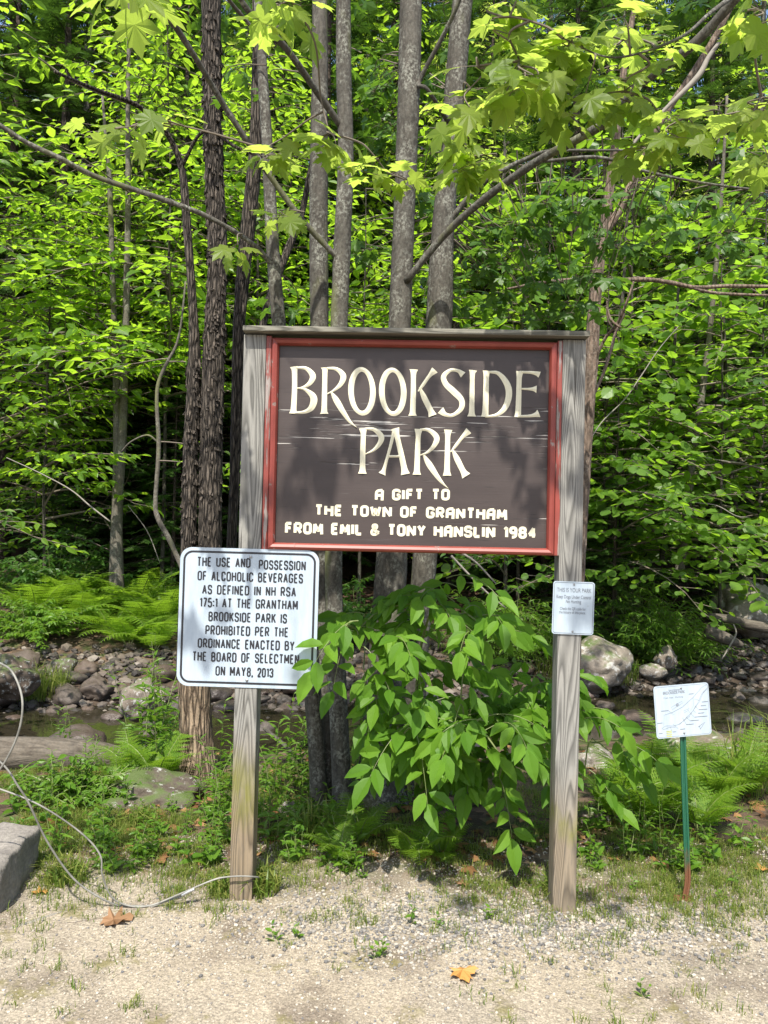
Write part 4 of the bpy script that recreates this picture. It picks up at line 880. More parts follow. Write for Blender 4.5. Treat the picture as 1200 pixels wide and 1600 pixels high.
for k, (rows, lb) in enumerate((
    ([(1060, 905, 15), (1066, 860, 14), (1075, 782, 12), (1083, 709, 11), (1092, 650, 11), (1104, 563, 9), (1112, 490, 8), (1122, 380, 7), (1130, 260, 5), (1136, 150, 4)], 'grey trunk with patchy lichen, stoutest of the slim stems across the brook'),
    ([(1034, 880, 9), (1037, 846, 8), (1042, 796, 7), (1048, 723, 6), (1050, 662, 6), (1053, 560, 5), (1060, 450, 4)], 'very thin straight stem just left of the stoutest slim trunk'),
    ([(952, 860, 8), (958, 752, 8), (963, 640, 7), (967, 548, 7), (975, 430, 5), (980, 330, 4)], 'slim grey stem seen closest beside the right post'),
    ([(968, 850, 6), (975, 720, 6), (988, 640, 6), (1000, 575, 5), (1020, 540, 5), (1050, 500, 4), (1085, 470, 2)], 'slim stem that bends away to the right near its top'),
    ([(1150, 800, 7), (1138, 690, 7), (1135, 640, 6), (1133, 560, 5), (1128, 440, 4)], 'slim stem behind the round-leaved branches at the right edge'))):
    slim('slim_tree', lb, [rows], M['bark_sap' if k == 0 else 'bark_young'], rows[0][:2], 12.6 + .25 * k, seed=30 + k, group='slim stems across the brook on the right', sprays=None)

# ------------------------------------------------------------------ understory and forest trees
def gz(x, y, dz=0): return (x, y, float(H(x, y)) + dz)
pA = tree('beech_sapling', '', 'tree', 101, 7.5, .028, M['leaf_beech'], OVATE, .205, 1.5, 64, 2.6, M['bark_young'], sp=.10, gap=.21)
pB = tree('beech_sapling', '', 'tree', 102, 9.5, .032, M['leaf_beech'], OVATE, .215, 2.2, 76, 3.0, M['bark_young'], sp=.105, gap=.22)
pE = tree('beech_sapling', '', 'tree', 108, 10.5, .032, M['leaf_beech'], OVATE, .215, 3.4, 78, 2.9, M['bark_young'], sp=.105, gap=.21)
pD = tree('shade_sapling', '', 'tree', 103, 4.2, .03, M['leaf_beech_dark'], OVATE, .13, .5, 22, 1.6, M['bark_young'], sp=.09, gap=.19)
pR = tree('round_leaved_sapling', '', 'tree', 104, 6.5, .022, M['leaf_round'], ROUND, .17, 1.5, 58, 2.5, M['bark_young'], sp=.11, gap=.20)
pS = tree('round_leaved_sapling', '', 'tree', 105, 8.5, .026, M['leaf_round'], ROUND, .18, 1.8, 72, 2.8, M['bark_young'], sp=.115, gap=.21)
G1 = 'leafy saplings along the far bank on the left'; G2 = 'round-leaved saplings on the far bank to the right'
used = set()
def put(p, x, y, rz, sc, label, group):
    if p.name in used: o = dup(p, gz(x, y), RAD(rz), sc, label, group)
    else: used.add(p.name); o = p; place(o, gz(x, y), RAD(rz), sc); o['label'] = label; o['group'] = group
    return o
put(pA, -5.9, 13.4, 20, 1.0, 'bright green leafy sapling nearest the left edge over the ferns', G1)
put(pE, -3.9, 13.6, 80, 1.05, 'tall bright sapling with layered boughs behind the twin pale stems', G1)
put(pB, -6.9, 13.2, 200, 1.1, 'tall bright sapling cut off by the left edge', G1)
put(pE, -2.3, 14.2, 140, 1.0, 'bright leafy sapling showing between the shaggy trunks and the twin pale stems', G1)
put(pE, -5.2, 15.2, 250, 1.05, 'leafy sapling second back from the ferns', G1)
put(pE, -2.9, 16.5, 10, 1.1, 'tall bright sapling far behind the shaggy trunks', G1)
put(pA, -0.4, 13.2, 300, 1.0, 'bright leafy sapling seen between the grey maple stems', G1)
put(pB, 0.9, 15.0, 30, 1.0, 'bright leafy sapling behind the board, right of the thickest maple stem', G1)
put(pD, -7.2, 12.4, 0, 1.0, 'low dark-leaved sapling by the left edge above the ferns', 'dark low saplings')
put(pD, -5.0, 14.2, 90, 1.1, 'low dark-leaved sapling left of the twin pale stems', 'dark low saplings')
put(pD, 2.0, 12.4, 200, 1.1, 'low dark-leaved sapling just right of the right post', 'dark low saplings')
put(pR, 3.6, 12.6, 15, 1.0, 'round-leaved sapling nearest the right post', G2)
put(pR, 5.4, 12.3, 100, 1.05, 'round-leaved sapling beside the stoutest slim grey trunk', G2)
put(pR, 3.7, 12.2, 215, .85, 'smaller round-leaved sapling in front, right of the post', G2)
put(pS, 6.6, 13.4, 45, 1.05, 'tall round-leaved sapling at the right edge', G2)
put(pS, 4.6, 14.2, 170, 1.15, 'tall round-leaved sapling in the second row on the right', G2)
put(pR, 2.5, 14.2, 250, 1.3, 'round-leaved sapling behind the forked reddish tree', G2)
put(pS, 7.8, 15.5, 300, 1.2, 'tallest round-leaved sapling at the back on the right', G2)
# trees of the near bank standing just outside the frame, their boughs reaching in
nl = tree('ash_tree', 'green leafy tree reaching in over the brook from beyond the left edge', 'tree', 106, 5.4, .07, M['leaf_beech'], OVATE, .15, 2.0, 24, 1.9, M['bark_young'], sp=.09, gap=.19)
place(nl, gz(-5.2, 7.0), RAD(10))
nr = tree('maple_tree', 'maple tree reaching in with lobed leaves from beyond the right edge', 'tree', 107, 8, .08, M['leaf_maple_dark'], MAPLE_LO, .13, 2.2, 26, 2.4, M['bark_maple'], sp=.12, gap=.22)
place(nr, gz(5.3, 7.4), RAD(40))
# forest behind
hA = hemlock('', 201, 17, .19, 1.0, 3.0, None); hB = hemlock('', 202, 14, .15, .6, 2.6, None); hC = hemlock('', 203, 8, .09, .3, 1.9, None)
GH = 'hemlocks in the dark wood behind the brook'
for k, (p, x, y, sc) in enumerate(((hA, -9.2, 18.6, 1.0), (hA, -8.6, 24.5, 1.5), (hA, -11.5, 23, 1.5), (hC, -4.4, 16.4, 1.1), (hC, -2.2, 16.8, 1.2), (hA, -5.8, 19.2, 1.1), (hB, -3.0, 19.2, 1.1), (hB, -4.6, 17.0, 1), (hA, -7.5, 17.5, 1), (hA, -1.6, 18.6, 1.05), (hB, 1.6, 17.8, 1), (hA, 4.4, 18.2, 1), (hB, 7.4, 17.6, 1.1), (hA, 10.5, 19, 1), (hC, -3.4, 15.6, 1), (hC, -6.2, 15.9, 1), (hC, 6.4, 15.8, 1), (hC, 3.4, 16.2, 1),
    (hA, -10.5, 20, 1.1), (hA, -6, 23, 1.2), (hB, -3.2, 22, 1.3), (hA, 0.2, 23, 1.2), (hB, 3, 23, 1.3), (hA, 6.5, 23, 1.2), (hA, 11, 25, 1.2), (hA, -12, 27, 1.3), (hA, -8, 29, 1.3), (hB, -3.5, 29, 1.5), (hA, 1.5, 30, 1.35), (hA, 6, 29.5, 1.3), (hA, 14, 31, 1.3), (hA, 10, 34, 1.4), (hA, -14, 35, 1.4), (hA, -1, 37, 1.5), (hA, 5, 38, 1.5), (hA, -7, 38, 1.5), (hA, -4.4, 31, 1.9), (hA, 3.8, 33, 1.9), (hB, 9, 27, 1.9), (hB, -9.5, 31, 2.0), (hA, 0, 28, 1.6), (hB, 12, 29, 2.0))):
    big = y > 16.5
    put(p, x, y, k * 67, sc, 'dark hemlock with drooping feathery boughs standing back in the wood' if big else 'small low hemlock with feathery boughs to the ground at the wood edge', GH if big else 'small hemlocks at the wood edge')
fA = tree('broadleaf_tree', '', 'tree', 111, 15, .15, M['leaf_beech'], SIMPLE, .24, 3.0, 74, 3.8, M['bark_maple'], sp=.13, gap=.24, rise=.45)
fB = tree('broadleaf_tree', '', 'tree', 112, 13, .13, M['leaf_maple'], SIMPLE, .24, 2.0, 68, 3.4, M['bark_maple'], sp=.13, gap=.24, rise=.45)
GF = 'broadleaf trees in the wood behind the brook'
for k, (p, x, y, sc) in enumerate(((fA, -6.6, 19.0, 1), (fB, -3.4, 20, 1), (fB, 3.0, 20.2, 1), (fA, 6.2, 20.4, 1), (fA, 0.4, 20.6, 1.05), (fB, 9.4, 22, 1.1), (fB, -9.6, 23, 1.1), (fA, -4, 26, 1.2), (fA, 4, 27, 1.2), (fA, 9.5, 28, 1.25), (fB, -12, 30, 1.3), (fA, 1, 34, 1.4), (fA, -6, 34, 1.4), (fA, 12, 37, 1.4),
    (fA, -8.5, 21.5, 1.35), (fA, -2.2, 23.5, 1.4), (fB, 1.8, 24, 1.5), (fA, 5.2, 24.5, 1.4), (fB, 7.8, 25, 1.55), (fA, 11.5, 24, 1.4), (fB, -5.4, 28, 1.7), (fA, -10, 26, 1.5), (fB, 2.5, 31, 1.8), (fB, 8, 33, 1.8), (fB, -2, 32, 1.8), (fB, 13, 33, 1.8))):
    put(p, x, y, k * 97, sc, 'leafy green broadleaf tree among the dark hemlocks', GF)

# ------------------------------------------------------------------ rocks
import bmesh
def rockmesh(seed, sub=3, flat=.7, rough=.35):
    bm = bmesh.new(); bmesh.ops.create_icosphere(bm, subdivisions=sub, radius=.5); r_ = random.Random(seed)
    off = Vector((r_.uniform(0, 50), r_.uniform(0, 50), r_.uniform(0, 50)))
    for v in bm.verts:
        n = v.co.normalized(); f = 1 + rough * mnoise.noise(n * 1.3 + off) + rough * .45 * mnoise.noise(n * 3.1 + off) + rough * .15 * mnoise.noise(n * 8 + off)
        v.co = n * .5 * f; v.co.z *= flat
    bm.verts.index_update(); V = np.array([v.co[:] for v in bm.verts]); Fc = np.array([[v.index for v in f.verts] for f in bm.faces]); bm.free()
    return V, Fc
def rock_obj(name, seed, mat, sub=3, flat=.7, rough=.35):
    V, Fc = rockmesh(seed, sub, flat, rough); g = Geo(); g.add(V, Fc); return g.build(name, mat, smooth=True)
def boulder(px, py, wpx, hpx, dist, mat, label, seed, deep=1.0, flat=.8, rough=.35):
    c = U(px, py, dist); o = rock_obj('boulder', seed, mat, 4, 1.0, rough); wd = wpx / F_PX * dist; ht = hpx / F_PX * dist
    o.location = tuple(c); o.scale = (wd * 1.02, wd * deep, ht * 1.05); tag(o, label, 'boulder'); return o
boulder(934, 1040, 96, 72, 10.6, M['boulder'], 'big pale granite boulder at the water edge right of the post', 1)
boulder(1168, 952, 96, 78, 13.5, M['boulder'], 'large grey boulder cut off by the right edge on the far bank', 2, .9)
boulder(1090, 1185, 150, 74, 6.2, M['boulder'], 'broad brown boulder behind the small map sign', 3, .8, .8, .25)
boulder(930, 1290, 66, 58, 4.35, M['boulder_moss'], 'dark mossy boulder in the ferns right of the right post', 4, .8)
boulder(238, 1252, 150, 78, 4.55, M['boulder_moss'], 'low mossy boulder with a white lichened edge by the shaggy tree', 5, .75, .6, .5)
boulder(742, 1280, 62, 44, 4.6, M['boulder'], 'pale weathered stone under the bush, right of the maple base', 6, .8)
boulder(930, 1195, 70, 50, 5.6, M['boulder'], 'pale lichen-spotted stone behind the right post low down', 7, .8)
boulder(455, 1268, 34, 30, 4.3, M['boulder'], 'small pale stone half hidden in weeds left of the maple stems', 8, .8)
boulder(218, 1095, 56, 60, 7.6, M['boulder'], 'white-spotted stone at the brook edge left of the shaggy trunk', 9, .8)
boulder(120, 1163, 86, 52, 7.6, M['rock_wet'], 'largest wet black stone in the brook on the left', 10, .8, .7, .25)
boulder(150, 1078, 50, 34, 9.6, M['rock'], 'reddish brown stone sitting on the cobbles above the dark pool', 11, .9)
boulder(100, 1048, 46, 38, 10.4, M['boulder_moss'], 'mossy tan stone at the foot of the far bank under the ferns', 12, .9)
boulder(20, 1060, 70, 60, 9.0, M['boulder_moss'], 'mossy boulder at the left edge by the grassy bank', 13, .9)
boulder(1020, 1050, 40, 24, 10.2, M['boulder'], 'smooth pale oblong stone right of the big granite boulder', 14, .7, .6, .2)
boulder(1040, 1030, 34, 34, 11.2, M['boulder'], 'tilted grey slab stone at the far water edge', 15, .7, .7, .3)
boulder(1165, 1285, 50, 22, 4.9, M['boulder'], 'flat grey stone in the grass near the right edge', 16, .8, .5)
boulder(640, 1110, 120, 60, 7.2, M['boulder'], 'brown boulder half seen through the bush', 17, .8)
boulder(700, 1195, 90, 50, 6.0, M['boulder_moss'], 'dark boulder in shade under the bush', 18, .8)
# stream stones: eight shapes, copied one by one
protos = []
for k in range(10):
    mat = (M['rock'], M['rock_wet'], M['rock'], M['rock'], M['rock_wet'])[k % 5]
    protos.append(rock_obj('stream_stone', 60 + k, mat, 3, (.55, .7, .6, .8, .5)[k % 5], .3))
r5 = np.random.default_rng(5); cnt = [0]; placed = []
LB = {0: 'brown rounded stone lying in the brook bed', 1: 'dark wet rounded stone lying in the brook bed'}
def stone(x, y, s, k=None, dz=0):
    for (a, b, c) in placed:
        if (a - x) ** 2 + (b - y) ** 2 < (.42 * (c + s)) ** 2: return
    placed.append((x, y, s)); k = r5.integers(10) if k is None else k; p = protos[k]; wet = k % 5 in (1, 4)
    if p.get('label'): o = p.copy(); COL.objects.link(o)
    else: o = p
    o.location = (x, y, float(H(x, y)) + .2 * s + dz); o.scale = (s * r5.uniform(.85, 1.4), s * r5.uniform(.8, 1.15), s * r5.uniform(.75, 1.1)); o.rotation_euler = (r5.normal(0, .12), r5.normal(0, .12), r5.uniform(0, 6.28))
    tag(o, LB[int(wet)], 'stone', 'dark stones in the brook' if wet else 'brown stones in the brook'); cnt[0] += 1
while cnt[0] < 285:
    left = r5.random() < .47
    x = r5.uniform(-6.5, -1.0) if left else r5.uniform(1.2, 7.2)
    t = r5.uniform(7.2, 11.7) if not left else r5.choice([r5.uniform(8.6, 11.6), r5.uniform(7.1, 7.8)], p=[.85, .15])
    y = t + .2 * np.clip(x, -7, 7)
    s = r5.uniform(.09, .20) if r5.random() < .62 else r5.uniform(.2, .42)
    if left and abs(t - 8.1) < .5 and r5.random() < .8: continue
    stone(x, y, s)
for o in protos:
    if not o.get('label'): bpy.data.objects.remove(o)
# small cobbles between the stones, past counting
ico = rockmesh(77, 1, .7, .3)
def scatter(name, N, fx, fy, smin, smax, mat, seed, keep=None, lift=.15, shapes=(ico,)):
    r_ = np.random.default_rng(seed); x = fx(r_, N); y = fy(r_, N, x)
    if keep is not None: k_ = keep(x, y, r_); x, y = x[k_], y[k_]
    N = len(x); s = smin + (smax - smin) * r_.random(N) ** 1.9; a = r_.uniform(0, 6.28, N); R = np.zeros((N, 3, 3)); t1 = r_.normal(0, .25, N)
    R[:, 0, 0] = np.cos(a); R[:, 0, 1] = -np.sin(a); R[:, 1, 0] = np.sin(a); R[:, 1, 1] = np.cos(a); R[:, 2, 2] = r_.uniform(.6, 1.1, N); R[:, 2, 0] = t1 * .5
    g = Geo(); g.inst(shapes[0][0], [tuple(f) for f in shapes[0][1]], np.stack([x, y, H(x, y) + lift * s], -1), R, s); return tag(g.build(name, mat, smooth=False), kind='stuff')
def islandmat(name, stops, rough=.85):
    m, n, b, o = newmat(name); k = NB(n); gq = k.n('NewGeometry'); c = k.ramp(gq.outputs['Random Per Island'], stops)
    f = k.noise(k.pos(), 70, 3, .7); c = k.mix(.4, c, k.ramp(f, [(.3, .3), (.7, .75)]), 'OVERLAY'); k.l(c, b.inputs['Base Color']); b.inputs['Roughness'].default_value = rough; b.inputs['Specular IOR Level'].default_value = .3; return m
M['cobbles'] = islandmat('cobbles', [(0, (.025, .022, .02)), (.4, (.055, .046, .039)), (.7, (.105, .083, .066)), (1, (.18, .155, .13))], .6)
M['pebbles'] = islandmat('pebbles', [(0, (.10, .10, .105)), (.2, (.19, .17, .145)), (.6, (.29, .25, .19)), (1, (.37, .335, .28))])
scatter('cobbles', 9500, lambda r, n: r.uniform(-8.5, 9.5, n), lambda r, n, x: r.uniform(7.0, 12.4, n) + .2 * np.clip(x, -7, 7), .045, .19, M['cobbles'], 8)
scatter('pebbles', 52000, lambda r, n: r.uniform(-2.6, 2.8, n), lambda r, n, x: 2.05 + 1.95 * r.random(n), .0035, .0135, M['pebbles'], 9, lambda x, y, r: (vnoise(x, y, 2.2, 6) + r.normal(0, .6, len(x)) + .9 * np.exp(-((x - .9) ** 2 / 1.2 + (y - 3.2) ** 2 / .12)) > -.1), .12)

M['gravel'] = islandmat('grey gravel', [(0, (.085, .082, .08)), (.4, (.17, .16, .145)), (.75, (.26, .23, .185)), (1, (.36, .33, .28))])
def gx(r, n): return np.concatenate([r.normal(.95, .45, n // 2), r.normal(.15, .4, n - n // 2)])
def gy(r, n, x): return np.where(np.arange(n) < n // 2, r.normal(3.12, .13, n), r.normal(3.1, .16, n))
scatter('gravel', 6500, gx, gy, .006, .021, M['gravel'], 12, lambda x, y, r: y < 3.6, .2)

# ------------------------------------------------------------------ concrete slab, log, driftwood, sticks, cable
g = Geo(); g.box((-.95, 0, -.08), (0, .47, .165), bev=.018); V = g.v[0]
fine = Geo(); r_ = random.Random(3)
bm = bmesh.new(); bmesh.ops.create_cube(bm, size=1); bmesh.ops.scale(bm, vec=(.95, .50, .25), verts=bm.verts)
bmesh.ops.subdivide_edges(bm, edges=list(bm.edges), cuts=22, use_grid_fill=True)
for v in bm.verts:
    q0 = Vector([max(-h_ + .02, min(h_ - .02, c_)) for c_, h_ in zip(v.co, (.475, .25, .125))]); dd = v.co - q0
    if dd.length > 0: v.co = q0 + dd.normalized() * .02
    n = v.co * 8; m3 = v.co * 30
    v.co += Vector((mnoise.noise(n), mnoise.noise(n + Vector((9, 0, 0))), mnoise.noise(n + Vector((0, 9, 0))))) * .016 + Vector((mnoise.noise(m3), mnoise.noise(m3 + Vector((9, 0, 0))), mnoise.noise(m3 + Vector((0, 9, 0))))) * .005
bm.verts.index_update(); V = np.array([v.co[:] for v in bm.verts]); Fc = [[v.index for v in f.verts] for f in bm.faces]; bm.free()
g = Geo(); g.add(V, Fc); o = g.build('concrete_slab', M['concrete'], smooth=True); o.location = (-2.01, 3.30, .055); o.rotation_euler = (0, RAD(-1), RAD(6)); tag(o, 'rough grey concrete slab lying at the left edge of the gravel', 'slab')
def logobj(name, label, cat, pts, rad, mat, seed=1, sides=18, rough=.06):
    pts = np.array(pts); b = pts.mean(0); g = Geo(); trunk_tube(g, pts - b, rad, sides, seed, rough, 8, 5, 1.0); o = g.build(name, mat, smooth=True); o.location = tuple(b); return tag(o, label, cat)
logobj('fallen_log', 'weathered grey fallen log lying along the brook at the left edge', 'log', [np.array([x_, y_, float(H(x_, y_)) + .075]) for x_, y_ in ((-3.6, 5.05), (-3.0, 5.12), (-2.4, 5.22), (-2.0, 5.3), (-1.78, 5.36))], [.125, .122, .118, .11, .075], M['log'])
logobj('driftwood', 'bleached driftwood log resting against the far bank by the right edge', 'log', [U(1105, 962, 12), U(1140, 968, 12), U(1180, 978, 12), U(1230, 986, 12)], [.05, .07, .08, .08], M['log'], 2)
logobj('driftwood', 'shorter grey driftwood lying below the bleached log', 'log', [U(1105, 986, 11.4), U(1135, 998, 11.4), U(1160, 1008, 11.4)], [.11, .09, .04], M['log'], 3)
def stick(label, rows, mat=None, name='stick'):
    P = np.array([U(a, b, y) if y else GP(a, b) for a, b, y, r in rows]); R = np.array([r for a, b, y, r in rows]); b = P.mean(0); g = Geo(); C = catmull(np.column_stack([P - b, R]), 5); g.tube(C[:, :3], C[:, 3], 6)
    o = g.build(name, mat or M['twig_pale'], smooth=True); o.location = tuple(b); return tag(o, label, 'stick')
stick('forked pale stick leaning on the mud below the driftwood', [(1128, 1030, 11, .008), (1140, 1010, 11, .012), (1150, 990, 11, .012), (1146, 975, 11, .008)])
stick('lichen-covered grey branch leaning between the left post and maple stems', [(413, 1138, 5.0, .012), (445, 1165, 4.9, .014), (480, 1200, 4.8, .012), (500, 1222, 4.75, .008)], M['bark_maple'])
stick('grey stick in the grass at the right edge', [(1176, 1305, 0, .008), (1192, 1322, 0, .012), (1215, 1345, 0, .012)])
stick('short brown stick on the gravel by the foot of the right post', [(905, 1402, 0, .005), (925, 1410, 0, .006), (945, 1414, 0, .003)], M['twig'])
stick('pale broken stick lying on the sand by the concrete slab', [(15, 1452, 0, .006), (60, 1438, 0, .008), (98, 1424, 0, .004)])
stick('thin dark twig on the sand beside the dry curled leaf', [(70, 1447, 0, .003), (130, 1440, 0, .004), (190, 1430, 0, .003)], M['twig'])
stick('thin twig on the sand in the middle foreground', [(262, 1572, 0, .002), (300, 1567, 0, .003), (330, 1566, 0, .002)], M['twig'])
stick('thin twig on the sand right of the orange leaf', [(783, 1568, 0, .002), (830, 1583, 0, .0025), (862, 1597, 0, .002)], M['twig'])
stick('thin twig near the left post on the sand', [(318, 1535, 0, .002), (338, 1520, 0, .003), (352, 1512, 0, .002)], M['twig'])
for k, rows in enumerate(([(705, 868, 9.0, .014), (730, 895, 9, .014), (760, 925, 9, .012), (790, 950, 9, .006)], [(722, 864, 9.3, .014), (745, 880, 9.3, .014), (775, 912, 9.3, .01)])):
    stick(('pale dead branch angled down under the board, the lower one', 'pale dead branch angled down under the board, the upper one')[k], rows)
for k, (rows, lb) in enumerate((([(10, 715, 11, .006), (60, 738, 11, .008), (110, 765, 11, .010), (140, 790, 11, .012), (172, 815, 11, .012)], 'long pale bare branch slanting down to the twin stems'), ([(200, 790, 12, .004), (230, 830, 12, .006), (250, 880, 12, .006)], 'thin dead branch in the dark behind the crooked sapling'),
    ([(1085, 785, 11.5, .004), (1120, 790, 11.5, .008), (1150, 806, 11.5, .007), (1172, 808, 11.5, .004)], 'curved pale dead branch at the right over the dark slope'), ([(1090, 712, 11.5, .006), (1130, 720, 11.5, .007), (1160, 722, 11.5, .005), (1168, 712, 11.5, .003)], 'pale dead branch under the round leaves at the right'),
    ([(915, 700, 11, .006), (940, 660, 11, .009), (975, 625, 11, .009), (1000, 590, 11, .009), (1030, 545, 11, .006), (1060, 510, 11, .004)], 'long pale bare branch slanting up right of the sign'))): stick(lb, rows, name='dead_branch')
cab = thing('guy_cable', 'loose grey steel cable looping in from the left and tied to the left post', 'cable', tuple(GP(200, 1417)))
cb = np.array(cab.location)
def cab_part(rows, r, name='strand', mat=None):
    P = np.array([U(a, b, y) for a, b, y in rows]) - cb; g = Geo(); C = catmull(P, 8)
    zmin = H(C[:, 0] + cb[0], C[:, 1] + cb[1]) - cb[2] + r; C[:, 2] = np.maximum(C[:, 2], zmin); g.tube(C, r, 8); return g.build(name, mat or M['cable'], cab, smooth=True)
cab_part([(-60, 1010, 3.2), (0, 1036, 3.1), (21, 1053, 3.05), (35, 1095, 3.0), (28, 1147, 3.0), (0, 1202, 3.0), (-40, 1240, 3.0)], .0042)
cab_part([(-50, 1150, 3.1), (5, 1195, 3.05), (28, 1228, 3.05), (45, 1255, 3.08), (75, 1317, 3.12), (117, 1375, 3.16), (167, 1408, 3.19), (200, 1417, 3.2), (233, 1417, 3.2), (260, 1408, 3.21), (283, 1400, 3.22)], .004)
cab_part([(-60, 1215, 3.15), (0, 1233, 3.15), (62, 1258, 3.15), (125, 1300, 3.15), (156, 1335, 3.16), (160, 1367, 3.17), (175, 1402, 3.185), (205, 1416, 3.19), (238, 1414, 3.2), (283, 1396, 3.21), (333, 1375, 3.23), (358, 1370, 3.245), (380, 1369, 3.245), (397, 1370, 3.262), (404, 1371, 3.3), (400, 1372, 3.38), (372, 1372, 3.4), (352, 1372, 3.36), (352, 1371, 3.26)], .0036)
cab_part([(284, 1399, 3.213), (295, 1393, 3.216), (304, 1389, 3.22)], .0078, 'splice_sleeve', M['sleeve'])

# ------------------------------------------------------------------ the pinnate bush between the posts
ab = GP(655, 1250); ash = thing('ash_bush', 'leafy green bush with drooping compound leaves between the two posts', 'bush', tuple(ab))
ra = np.random.default_rng(31); st, lv = Geo(), Leaves()
def compound(p0, p1, rng, pairs=4, leaf=.132):
    p0 = np.array(p0); p1 = np.array(p1); d = p1 - p0; L = np.linalg.norm(d); t = np.linspace(0, 1, 9)[:, None]
    P = p0 + d * t + np.array([0, 0, .16 * L]) * (t * (1 - t)) * 4; st.tube(P, .0024 * (1 - .6 * t[:, 0]), 4, cap=False)
    az = math.atan2(d[1], d[0])
    for k in range(pairs):
        f = .3 + .6 * k / max(1, pairs - 1); b = np.array([np.interp(f, t[:, 0], P[:, i]) for i in range(3)])
        for s in (-1, 1):
            a = az + s * rng.uniform(.7, 1.2); h = sph(a, rng.uniform(-1.05, -.05))
            lv.add((b + sph(a, -.1) * .012)[None], h[None], (np.array([0, -.55, .8]) + rng.normal(0, .28, 3))[None], leaf * rng.uniform(.65, 1.12) * (1 - .15 * abs(f - .6)))
    lv.add(P[-1][None], sph(az, rng.uniform(-1.2, -.5))[None], (np.array([0, -.5, .8]) + rng.normal(0, .2, 3))[None], leaf * rng.uniform(.95, 1.25))
def UA(px, py, y): return U(px, py, y) - ab
mains = [[(640, 1235, 4.0), (620, 1120, 3.95), (590, 1020, 3.8), (548, 978, 3.5), (525, 1000, 3.25)], [(650, 1235, 4.0), (650, 1100, 3.9), (660, 1000, 3.75), (690, 940, 3.6), (760, 980, 3.45)], [(660, 1238, 4.0), (665, 1160, 3.85), (650, 1130, 3.6), (610, 1170, 3.4)],
         [(668, 1240, 4.05), (720, 1150, 4.0), (790, 1105, 3.9), (850, 1085, 3.8), (900, 1110, 3.7)], [(670, 1242, 4.05), (740, 1195, 4.0), (820, 1185, 3.9), (870, 1150, 3.85), (920, 1160, 3.75)], [(655, 1240, 4.0), (690, 1130, 3.7), (740, 1130, 3.5), (790, 1190, 3.4)]]
mp_ = []
for m_ in mains: C = catmull([UA(*p) for p in m_], 7); st.tube(C, np.linspace(.011, .003, len(C)), 6, cap=False); mp_.append(C)
mp_ = np.vstack(mp_)
for (x0, ya, x1, yb, y_, y2) in ((560, 970, 486, 1048, 3.35, 3.14), (608, 950, 750, 998, 3.55, 3.4), (656, 1124, 776, 1182, 3.5, 3.35), (644, 1132, 578, 1214, 3.5, 3.35), (648, 1140, 668, 1256, 3.45, 3.3), (600, 1028, 588, 1100, 3.6, 3.5), (700, 980, 738, 1088, 3.5, 3.4), (724, 1050, 775, 1060, 3.6, 3.5), (564, 1008, 612, 1090, 3.5, 3.4),
    (780, 1116, 848, 1206, 3.6, 3.45), (780, 1215, 800, 1310, 3.65, 3.45), (676, 936, 600, 940, 3.7, 3.6), (545, 985, 520, 1080, 3.4, 3.3), (690, 930, 770, 985, 3.7, 3.6), (820, 1084, 868, 1068, 3.7, 3.6), (906, 1111, 972, 1124, 3.75, 3.65), (932, 1160, 1034, 1196, 3.75, 3.6), (914, 1200, 964, 1262, 3.75, 3.65), (951, 1173, 1004, 1214, 3.8, 3.7),
    (768, 1124, 795, 1084, 3.7, 3.7), (568, 1044, 576, 1144, 3.6, 3.5), (540, 985, 610, 1000, 3.6, 3.5), (640, 1000, 660, 1090, 3.6, 3.5), (570, 960, 520, 975, 3.6, 3.5), (720, 1100, 700, 1190, 3.5, 3.4), (840, 1150, 860, 1240, 3.6, 3.5), (740, 1170, 730, 1240, 3.7, 3.6)):
    compound(UA(x0, ya, y_), UA(x1, yb, y2), ra, 4)
    nb_ = mp_[np.argmin(np.linalg.norm(mp_ - UA(x0, ya, y_), axis=1))]; st.tube([nb_, (nb_ + UA(x0, ya, y_)) / 2 + np.array([0, 0, .02]), UA(x0, ya, y_)], [.004, .0035, .003], 4, cap=False)
for k in range(190):
    b = mp_[ra.integers(len(mp_))] + ra.normal(0, .05, 3); px_c = b + ab
    if px_c[2] < .25 + .2 * ra.random(): continue
    sx_ = 600 + px_c[0] / px_c[1] * 1200
    if sx_ > 905 and ra.random() < .7: continue
    if sx_ < 575 or (sx_ < 640 and px_c[2] < .95): continue
    az = ra.uniform(0, 6.28); L = ra.uniform(.18, .34); compound(b, b + sph(az, ra.uniform(-.4, .25)) * L, ra, ra.integers(3, 5), .120)
n0 = len(st.m); lv.inst(st, OVATE, 0); st.m = [np.full(len(a), 1 if i < n0 else 0) for i, a in enumerate(st.m)]; st.build('foliage', [M['leaf_ash'], M['greenstem']], ash)

